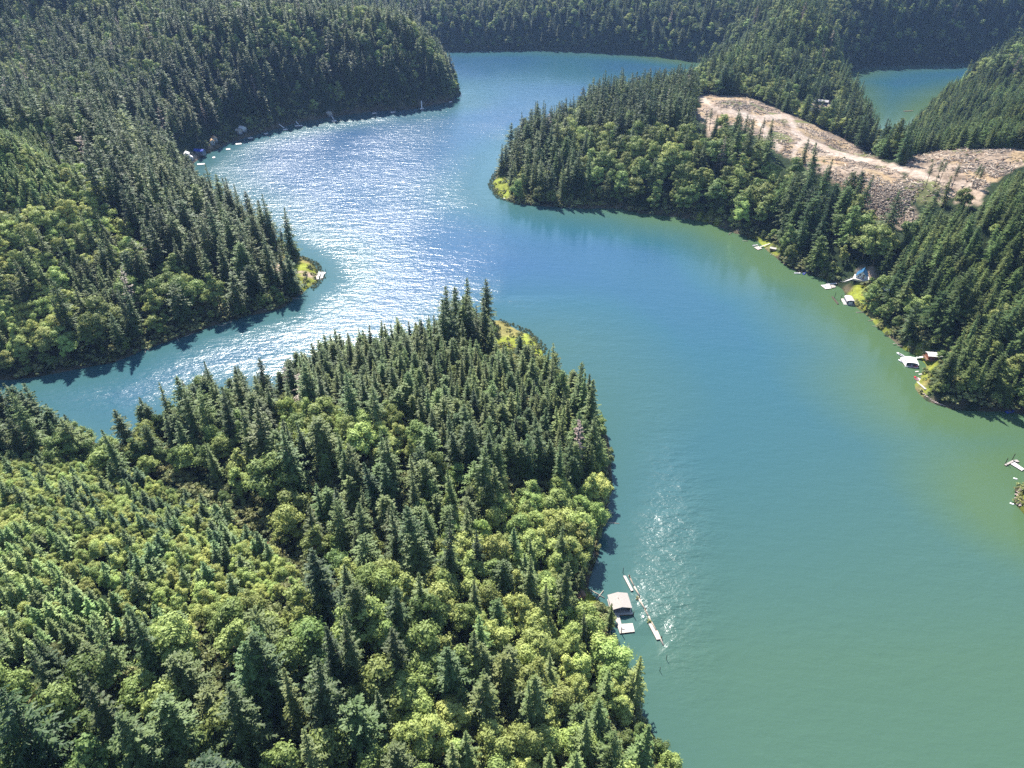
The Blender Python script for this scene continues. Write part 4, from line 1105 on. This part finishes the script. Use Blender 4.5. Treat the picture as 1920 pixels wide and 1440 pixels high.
cb = thing('cabin', 'small white-roofed cabin on the bank at the gangway end', 'cabin', (p.x, p.y, p.z + .1), R(82)); gable(cb, 9.5, 5.5, 2.6, 1.0, .5, 'redwood', 'white')
MB().box((0, 0, -.6), (7.5, 11.5, 1.2)).build('foundation_deck', M['wood'], cb)
o = log((1756, 672), (1760, 681), .35, 'orange-brown log leaning on the bank by the white-roofed cabin', 'orange', 1.6, name='log')
# --- red and white things by the small point
boat('red and white boat pulled against the small point', 1717.5, 710.5, R(95), 4.6, 2.0, 'red', 'gel')
dock('floating_dock', 'small pale dock touching the grass behind the red and white boat', [[(1720, 709), (1729, 709.5), (1732, 715), (1722, 716)]], mat='palewood', planks=6)
q = hit(1735, 731.5)
gangway(W(1719.5, 717), q, 1.3, .6, q.z + .7, 'long pale plank running along the point below the red boat', 'palewood', False)
for a, b, w in ((1719, 697, 'the red boat'), (1725.5, 702, 'the small pale dock')):
    o = MB().box((0, 0, .15), (2.6, 1.1, .3)).build('float', M['palewood']); p = W(a, b); o.location = (p.x, p.y, 0); o.rotation_euler.z = .2; tag(o, f'small pale float drifting just above {w}', 'float')
# --- shaded dock with blue tarp at the frame edge
dock('floating_dock', 'pale dock in the tree shade at the right-hand frame edge', [[(1901, 768), (1906, 766), (1930, 775), (1925, 779)]], mat='palewood', planks=6)
boat('blue-covered boat in tree shade beside the dock at the frame edge', 1894, 773, R(15), 6.5, 2.6, 'blue', 'blue')
pile(1906, 765, 4.0, 'pale pile standing at the shaded dock by the frame edge')
# --- docks at the stony tip
dock('floating_dock', 'grey narrow float of the open-water dock by the stony tip', [[(1882.5, 872), (1898.3, 863.9), (1900.2, 866.8), (1885.5, 874.4)]], planks=9)
dock('floating_dock', 'wide white float of the open-water dock by the stony tip', [[(1894.3, 871.2), (1901.7, 868), (1919.8, 880.6), (1915.2, 884)]], mat='white', planks=9)
dock('floating_dock', 'short brownish float behind the wide white float near the stony tip', [[(1898.8, 864), (1906.7, 863.2), (1910.8, 867.4), (1903.2, 867.5)]], mat='plank', planks=5)
pile(1884.5, 870, 4.4, 'dark pile at the outer end of the grey narrow float')
pile(1897.3, 863, 5.0, 'tall dark pile where the grey float meets the wide white float')
for a, b, w in ((1903.5, 898, 'between the white float and the stony tip'), (1897, 945, 'just below the stony tip')):
    m = MB().box((0, 0, .15), (1.9, .9, .35)).box((.5, .0, .4), (.5, .5, .3)); o = m.build('mooring_buoy', M['gel']); p = W(a, b); o.location = (p.x, p.y, 0); o.rotation_euler.z = -.6; tag(o, f'small white buoy floating {w}', 'buoy')
# --- arched-roof boathouse
c, yw, wd, ln = at_rect([(1589, 567.5), (1603, 566.5), (1597, 555.5), (1583, 556.5)], 2.6)
b3 = thing('boathouse', 'grey arched-roof floating boathouse with white door below the blue-roofed cabin', 'boathouse', (c.x, c.y, 0), yw)
wd, ln = wd * .86, ln * .86
MB().box((-.8, 0, .22), (wd + 3.0, ln + 1.6, .4)).build('float_deck', M['palewood'], b3)
m = MB(); th = .15
for sx in (-1, 1): m.box((sx * (wd / 2 - th / 2), 0, .42 + 1.15), (th, ln, 2.3))
m.box((0, ln / 2 - th, .42 + 1.15), (wd - 2 * th - .02, th, 2.3)); m.build('wall', M['darkroof'], b3)
NA = 8; arc = [(math.cos(math.pi * k / NA), math.sin(math.pi * k / NA)) for k in range(NA + 1)]
for k in range(NA):
    (x0, z0), (x1, z1) = arc[k], arc[k + 1]; hw = wd / 2 + .35; y0, y1 = -ln / 2 - .35, ln / 2 + .35
    lo = [(x0 * hw, y0, 2.7 + z0 * 1.25), (x1 * hw, y0, 2.7 + z1 * 1.25), (x1 * hw, y1, 2.7 + z1 * 1.25), (x0 * hw, y1, 2.7 + z0 * 1.25)]
    r_ = MB().hexa([*lo, *[(q[0], q[1], q[2] + .15) for q in lo]]).build('roof_panel', M['greyroof'], b3); fix_normals(r_)
m = MB(); m.v += [Vector((x * wd / 2, -ln / 2 + .05, 2.7 + z * 1.18)) for x, z in arc] + [Vector((x * wd / 2, -ln / 2 + .2, 2.7 + z * 1.18)) for x, z in arc]
n = NA + 1; m.f += [list(range(n))[::-1], list(range(n, 2 * n))] + [[k, k + 1, n + k + 1, n + k] for k in range(NA)] + [[NA, 0, n, 2 * n - 1]]
m.build('gable_end', M['darkroof'], b3)
MB().box((0, -ln / 2 + .3, 1.5), (wd * .55, .1, 1.9)).build('boat_door', M['white'], b3)
pile(1575.5, 565, 6.0, 'tall dark pile in front of the arched-roof boathouse')
pile(1564.5, 559, 5.5, 'tall dark pile at the mossy raft by the arched-roof boathouse')
pile(1596, 551, 4.0, 'dark pile behind the arched-roof boathouse')
dock('old_raft', 'narrow mossy raft with grass between two piles', [[(1559, 557), (1561, 556.6), (1572.5, 570.5), (1570, 571)]], 'raft', 'pile', 5)
q = hit(1620, 553.5)
gangway(W(1601.5, 557.5), q, 1.3, .7, q.z + .9, 'thin brown gangway from the arched-roof boathouse to the bank', 'wood', False)
# --- blue-roofed cabin, its deck and long walkway
p = hit(1616, 519)
zc = max(p.z, 1.5)
cab = thing('cabin', 'steep blue-roofed cabin with white front deck above the long walkway', 'cabin', (p.x, p.y, zc), R(-32))
gable(cab, 9.0, 8.6, 2.0, 4.6, .5, 'white', 'blue_roof', seams=6)
MB().box((0, -1.0, -.75), (12.5, 13.5, 1.4)).build('front_deck', M['palewood'], cab)
for x in (-1.5, 1.5):
    fr = MB().box((x, -4.62, 3.1), (1.6, .08, 1.5)).build('window_frame', M['white'], cab); MB().box((x, -4.68, 3.1), (1.35, .05, 1.25)).build('pane', M['glass'], fr)
gangway(W(1549, 534.6), W(1571, 532.5), 1.5, .75, .9, 'pale outer walkway leading to the white float below the blue-roofed cabin', 'white', False)
q = hit(1604, 523)
gangway(W(1571, 532.4), q, 2.2, .9, max(q.z, 1) + 1.3, 'long pale raised walkway climbing to the blue-roofed cabin', 'white')
q2 = hit(1629, 527)
gangway(q, q2, 1.8, q.z + 1.4, q2.z + 1.4, 'pale boardwalk along the front of the blue-roofed cabin', 'white', False)
q3 = hit(1622, 516)
gangway(q2, q3, 1.5, q2.z + 1.4, q3.z + 1.6, 'pale side stair beside the blue-roofed cabin', 'white', False)
dock('floating_dock', 'white float with a pale blue chair at the long walkway end', [[(1538.4, 535.6), (1555, 534.2), (1558.8, 541.6), (1547.8, 543)]], mat='white', planks=10)
dock('floating_dock', 'brownish float next to the white float of the long walkway', [[(1556.4, 535.2), (1564, 534.4), (1567.2, 539.4), (1560, 540.8)]], mat='plank', planks=6)
t = thing('deck_chair', 'pale blue deck chair on the white float', 'chair', tuple(W(1547, 537.4, .6))); 
MB().box((0, 0, .35), (1.3, .7, .1)).build('seat', M['blue_roof'], t); MB().box((-.6, 0, .65), (.1, .7, .7), 0, Matrix.Rotation(-.4, 4, 'Y')).build('backrest', M['blue_roof'], t)
for a, b in ((-.5, -.3), (.5, -.3), (-.5, .3), (.5, .3)): MB().box((a, b, .16), (.08, .08, .32)).build('leg', M['white'], t)
pile(1550.5, 533, 3.4, 'dark pile at the white float of the long walkway')
p = hit(1654, 549)
cb = thing('cabin', 'shaded blue-roofed cabin among trees above the grassy bank', 'cabin', (p.x, p.y, p.z + .3), R(35)); gable(cb, 10, 6.5, 2.6, 1.8, .5, 'wall', 'blue', seams=5)
MB().box((0, 0, -.8), (7, 10.5, 1.6)).build('foundation', M['dark'], cb)
a, b = hit(1639, 547), hit(1658, 560)
gangway(a, b, 1.6, a.z + 1.0, b.z + 1.0, 'pale boardwalk in front of the shaded blue-roofed cabin', 'palewood', False)
# --- small dock further along
dock('floating_dock', 'pinkish square dock beneath the small shed by the dark woods', [[(1413.4, 464.6), (1422, 462.6), (1429, 466.7), (1421, 469.4)]], mat='palewood', planks=6)
boat('small white boat tied to the pinkish square dock', 1416, 460.8, R(8), 5.4, 2.0)
q = hit(1443.5, 458)
gangway(W(1425, 463.8), q, 1.4, .6, q.z + .8, 'pale gangway from the pinkish square dock to the wooded bank', 'palewood', False)
p = hit(1449, 469); sh = thing('shed', 'small pale-roofed shed at the bank beside the pinkish dock', 'shed', (p.x, p.y, p.z), R(60)); gable(sh, 5.5, 3.6, 2.0, .5, .3, 'wood', 'palewood', windows=1)
boat('small white boat in the deep shade below the woods', 1495, 513, R(-12), 5.6, 2.1)
boat('dark blue boat in shade beside the small white boat', 1508, 513, R(50), 5.6, 2.1, 'blue', 'blue')
pile(1494.5, 506, 3, 'thin pale pile behind the white boat in shade')
for a, b, w in ((1113, 387, 'outermost of three under the dark firs'), (1127, 388.5, 'middle of three under the dark firs'), (1216, 395, 'by the small grassy patch'), (1240, 397.5, 'end of the shaded bank'), (1150, 388, 'nearest the bend of three under the dark firs')):
    dock('floating_dock', f'tiny pale dock on the peninsula shore, {w}', [[(a - 4, b - .6), (a + 4, b - .8), (a + 4.5, b + 1.0), (a - 3.5, b + 1.2)]], mat='palewood', planks=4)
q = hit(1216, 384)
gangway(W(1213, 393), q, 1.6, .8, q.z + .8, 'brown stair running down the bank at the grassy patch', 'wood', False)
dock('floating_dock', 'thin grey dock off the outer side of the peninsula tip', [[(928, 319.6), (947, 319.2), (947, 320.6), (928, 321.2)]], mat='plank', planks=4)
o = MB().box((0, 0, .3), (2.2, 1.4, .6)).build('float', M['gel']); p = W(946, 372.5); o.location = (p.x, p.y, 0); tag(o, 'small white float at the reedy peninsula tip', 'float')
# --- white dock at the grassy point
dock('floating_dock', 'large pale dock with gaps at the grassy point across the channel', [[(591.5, 524), (596.5, 515), (601, 515), (597, 524.6)]], mat='white', planks=4)
quad_float(bpy.context.scene.objects[sorted(o.name for o in COL.objects if o.name.startswith('floating_dock'))[-1]], [(600, 524.4), (603, 513), (607.5, 513), (605, 525)], mat='white', planks=4)
dock('floating_dock', 'outer finger of the large pale dock at the grassy point', [[(594, 514.4), (597.5, 510.6), (611, 511.4), (609, 515)]], mat='white', planks=6)
pile(611, 511, 3.6, 'dark pile at the outer finger of the dock by the grassy point')
pile(596, 522, 3.0, 'dark pile at the landward side of the dock by the grassy point')
# --- docks and cabins strung along the far arm
fd = [(377, 308, 15, 'longest, off the sandy yard'), (401, 295.5, 6, 'tiny, left of the shaded cabins'), (428, 280, 9, 'second from the brown slide'), (447.5, 270, 12, 'below the two pale cabins'),
      (470, 259, 10, 'right of the two pale cabins'), (499, 251, 8, 'in the deepest shade'), (535, 243, 9, 'at the foot of the pale stair'), (560, 236, 15, 'widest and white'),
      (627, 227, 9, 'below the round pale tree'), (702, 212.5, 9, 'first past the round pale tree'), (737, 210.5, 10, 'second past the round pale tree'), (791, 204, 8, 'below a pale path'), (845, 191, 7, 'at the far end of the arm')]
for a, b, w, lb in fd:
    dock('floating_dock', f'small white dock along the far arm, {lb}', [[(a - w / 2, b - .2), (a + w / 2 - 1, b - 1.2), (a + w / 2, b + .8), (a - w / 2 + 1, b + 1.9)]], mat='white', planks=4)
for a, b, c_, d_, lb in ((523, 234, 533, 241, 'pale stair down to the dock in the shaded middle of the far arm'), (553, 227, 560, 234, 'pale stair above the widest white dock of the far arm'),
                         (622, 219, 626, 225, 'pale stair beside the round pale tree on the far arm'), (790, 190, 791, 203, 'pale path down to the last small dock of the far arm')):
    p, q = hit(a, b), W(c_, d_, 0); gangway(q, p, 1.8, .8, p.z + 1.0, lb, 'white', False)
t = thing('boathouse', 'teal boathouse with white edge at the inner end of the far arm', 'boathouse', tuple(W(350, 322.5)), R(80)); gable(t, 13, 8.5, 3, .9, .5, 'teal', 'teal', open_front=False, z0=.4)
MB().box((0, 0, .2), (12, 15, .36)).build('float_deck', M['white'], t)
boat('white boat moored behind the teal boathouse', 357, 321.5, R(10), 7, 2.6)
hs = [(350, 293, 10, 7, 'palewood', 'white', 'tall pale house on the sandy yard', 20), (357, 299, 8, 6, 'white', 'white', 'small white house below the tall pale house', 30), (402, 263, 10, 7, 'palewood', 'orange', 'orange-roofed house above its twin on the shaded slope', 30),
      (398, 268.5, 9, 6, 'palewood', 'orange', 'orange-roofed house below its twin on the shaded slope', 30), (371, 287, 20, 7, 'wall', 'blue', 'long blue-roofed house in deep shade', 75),
      (454, 244, 11, 7, 'white', 'white', 'larger pale cabin beside the brown slide', 60), (448, 249, 8, 6, 'palewood', 'palewood', 'smaller pale cabin beside the brown slide', 60), (617, 216, 9, 7, 'palewood', 'palewood', 'pale pinkish cabin left of the round pale tree', 50),
      (1526, 211, 14, 9, 'redwood', 'darkroof', 'red-brown house with dark metal roof beyond the clear-cut', 70), (1539, 194, 20, 8, 'dark', 'greyroof', 'long grey-roofed building in the bare yard beyond the clear-cut', 62)]
for a, b, L_, W_, wm, rm, lb, yd in hs:
    p = hit(a, b); t = thing('house', lb, 'house', (p.x, p.y, p.z + .2), R(yd)); gable(t, L_, W_, 3.2, 2.0, .6, wm, rm)
    MB().box((0, 0, -1.2), (W_ - .2, L_ - .2, 2.4)).build('foundation', M['grey'], t)
gangway(W(1694, 209), W(1712, 208.2), 2.0, .6, .6, 'thin dark dock in the lake behind the peninsula', 'wood', False)
for a, b, w in ((848, 183, 'nearer'), (860, 184, 'outer')): pile(a, b, 5, f'{w} dark pile off the end of the far arm', .5)

# --- stones at the two stony shores
def stone(px_, py_, s_, label, group):
    p = hit(px_, py_); m = MB(); n = 7; rr = random.Random(int(px_ * 7 + py_))
    for k, (rz, zz) in enumerate(((.55, -.3), (1, .1), (.8, .5), (.25, .8))):
        for i in range(n):
            a = 6.283 * i / n; q = rz * rr.uniform(.8, 1.2); m.v.append(Vector((math.cos(a) * q * s_, math.sin(a) * q * s_ * .7, zz * s_ * rr.uniform(.5, .75))))
    for k in range(3):
        for i in range(n): j = (i + 1) % n; m.f.append([k * n + i, k * n + j, (k + 1) * n + j, (k + 1) * n + i])
    m.f.append([3 * n + i for i in range(n)]); m.f.append([i for i in range(n)][::-1])
    o = m.build('shore_stone', M['rock']); o.location = (p.x, p.y, max(p.z, -.1)); tag(o, label, 'stone', group)
for k in range(16):
    t_ = k / 15; stone(1907 + 4 * math.sin(k * 2.1) + 6 * abs(t_ - .5) * 2, 918 + 30 * t_, rng.uniform(.6, 1.2), 'pinkish boulder edging the stony tip at the frame edge', 'boulders of the stony tip')
for k in range(14):
    t_ = k / 13; stone(1729 + 42 * t_, 736 + 24 * t_ + 4 * math.sin(t_ * 3), rng.uniform(.5, 1.0), 'reddish boulder along the shore below the pale plank', 'boulders along the small point')

def driftwood():
    rr = random.Random(5)
    for line, grp, n in (([(1040, 389), (1160, 391), (1330, 418), (1450, 479), (1560, 528)], 'peninsula shore', 12), ([(1600, 572), (1662, 628), (1700, 658)], 'cabin slope shore', 6),
                         ([(1143, 935), (1130, 990), (1105, 1070), (1128, 1138), (1150, 1195)], 'headland shore', 9), ([(240, 668), (340, 633), (470, 593), (560, 556)], 'far hillside shore', 9)):
        for k in range(n):
            t_ = (k + rr.random()) / n * (len(line) - 1); i = min(int(t_), len(line) - 2); f_ = t_ - i
            a = line[i][0] + (line[i + 1][0] - line[i][0]) * f_; b = line[i][1] + (line[i + 1][1] - line[i][1]) * f_
            p = W(a, b); L_ = rr.uniform(4, 10); an = rr.uniform(0, 3.14); d = Vector((math.cos(an), math.sin(an), 0)) * L_ / 2
            o = MB().tube(-d, d, rr.uniform(.18, .32), rr.uniform(.1, .18), 7).tube(d * .3, d * .3 + Vector((-d.y, d.x, 1.5)) * .35, .1, .04, 5).build('driftwood_log', M['log'], None, True)
            o.location = (p.x, p.y, max(float(gz(p.x, p.y)), 0) + .25)
            tag(o, f'grey driftwood log with a branch stub stranded along the {grp}', 'log', f'driftwood along the {grp}')
driftwood()
# --- slash on the clear-cut: too many to count
def slash():
    bxs = []; v, f = [], []
    for poly in CLEAR:
        poly = np.array(poly, float); n_try = int(np.ptp(poly[:, 0]) * np.ptp(poly[:, 1]) * .27)
        a = rng.uniform(poly[:, 0].min() - 6, poly[:, 0].max() + 6, n_try); b = rng.uniform(poly[:, 1].min() - 4, poly[:, 1].max() + 4, n_try)
        ok = poly_inside(a, b, poly)
        for q in ROAD: ok &= line_dist(a, b, q) > 6
        for x_, y_ in zip(a[ok], b[ok]):
            u_, v_ = x_ - 960.0, y_ - 720.0
            bxs.append((u_, FOC * CP - v_ * SP, FOC * SP + v_ * CP))
    B = np.array(bxs); ts = np.linspace(.3, 1, 160)[None] * H / B[:, 2:3]
    X, Y, Z = B[:, :1] * ts, B[:, 1:2] * ts, H - B[:, 2:3] * ts
    G = gz(X.ravel(), Y.ravel()).reshape(X.shape); below = Z <= G; k = below.argmax(1); ok = below.any(1)
    I = np.arange(len(B))[ok]; X, Y = X[I, k[ok]], Y[I, k[ok]]
    cell = vnoise(X, Y, 16, 44); keep = rng.random(len(X)) < np.clip((cell - .3) * 2.2, .10, 1); X, Y = X[keep], Y[keep]; Z = gz(X, Y)
    A = rng.normal(.6, .9, len(X)) + vnoise(X, Y, 60, 2) * 4; L_ = rng.uniform(1.5, 8, len(X)); r_ = rng.uniform(.10, .32, len(X)); tl = rng.normal(0, .16, len(X))
    dx, dy = np.cos(A), np.sin(A)
    cs = []
    for sx, sy, sz in ((-1,-1,0),(1,-1,0),(1,1,0),(-1,1,0),(-1,-1,1),(1,-1,1),(1,1,1),(-1,1,1)):
        cs.append(np.stack([X + dx * sx * L_ / 2 - dy * sy * r_, Y + dy * sx * L_ / 2 + dx * sy * r_, Z + sz * r_ * 2 + sx * tl * L_ / 2 + .05], -1))
    co = np.stack(cs, 1).reshape(-1, 3)
    qf = np.array([(4,5,6,7),(0,1,5,4),(1,2,6,5),(2,3,7,6),(3,0,4,7)])
    fc = (np.arange(len(X))[:, None, None] * 8 + qf[None]).reshape(-1, 4)
    me = bpy.data.meshes.new('slash_debris'); me.vertices.add(len(co)); me.vertices.foreach_set('co', co.astype(np.float32).ravel())
    me.loops.add(fc.size); me.polygons.add(len(fc)); me.loops.foreach_set('vertex_index', fc.ravel().astype(np.int32))
    me.polygons.foreach_set('loop_start', np.arange(0, fc.size, 4, dtype=np.int32)); me.polygons.foreach_set('loop_total', np.full(len(fc), 4, np.int32))
    me.materials.append(M['slash']); me.materials.append(M['wood']); me.materials.append(M['log'])
    mi = np.repeat(rng.choice([0, 1, 2], len(X), p=[.6, .12, .28]), 5); me.polygons.foreach_set('material_index', mi.astype(np.int32)); me.update(calc_edges=True)
    o = bpy.data.objects.new('slash_debris', me); COL.objects.link(o); tag(o, 'bleached logging slash littering the clear-cut ridge', None, None, 'stuff'); print('SLASH', len(X))
slash()

# ------------------------------------------------------------------ the air: pale even haze
def haze_box():
    m = bpy.data.materials.new('haze_air'); m.use_nodes = True; nt = m.node_tree; nt.nodes.clear()
    pv = nt.nodes.new('ShaderNodeVolumePrincipled'); out = nt.nodes.new('ShaderNodeOutputMaterial')
    pv.inputs['Color'].default_value = (.36, .56, 1.0, 1); pv.inputs['Density'].default_value = HAZE; pv.inputs['Anisotropy'].default_value = .1
    nt.links.new(pv.outputs[0], out.inputs['Volume'])
    top = max(float(GZ.max()) + 50, H + 12)
    b = MB().box((0, 5700, (top - 30) / 2), (18600, 17000, top + 30)); o = b.build('haze', m); tag(o, kind='stuff', label='thin blue haze in the air over the lake and hills')
HAZE = 4.0e-5
haze_box()
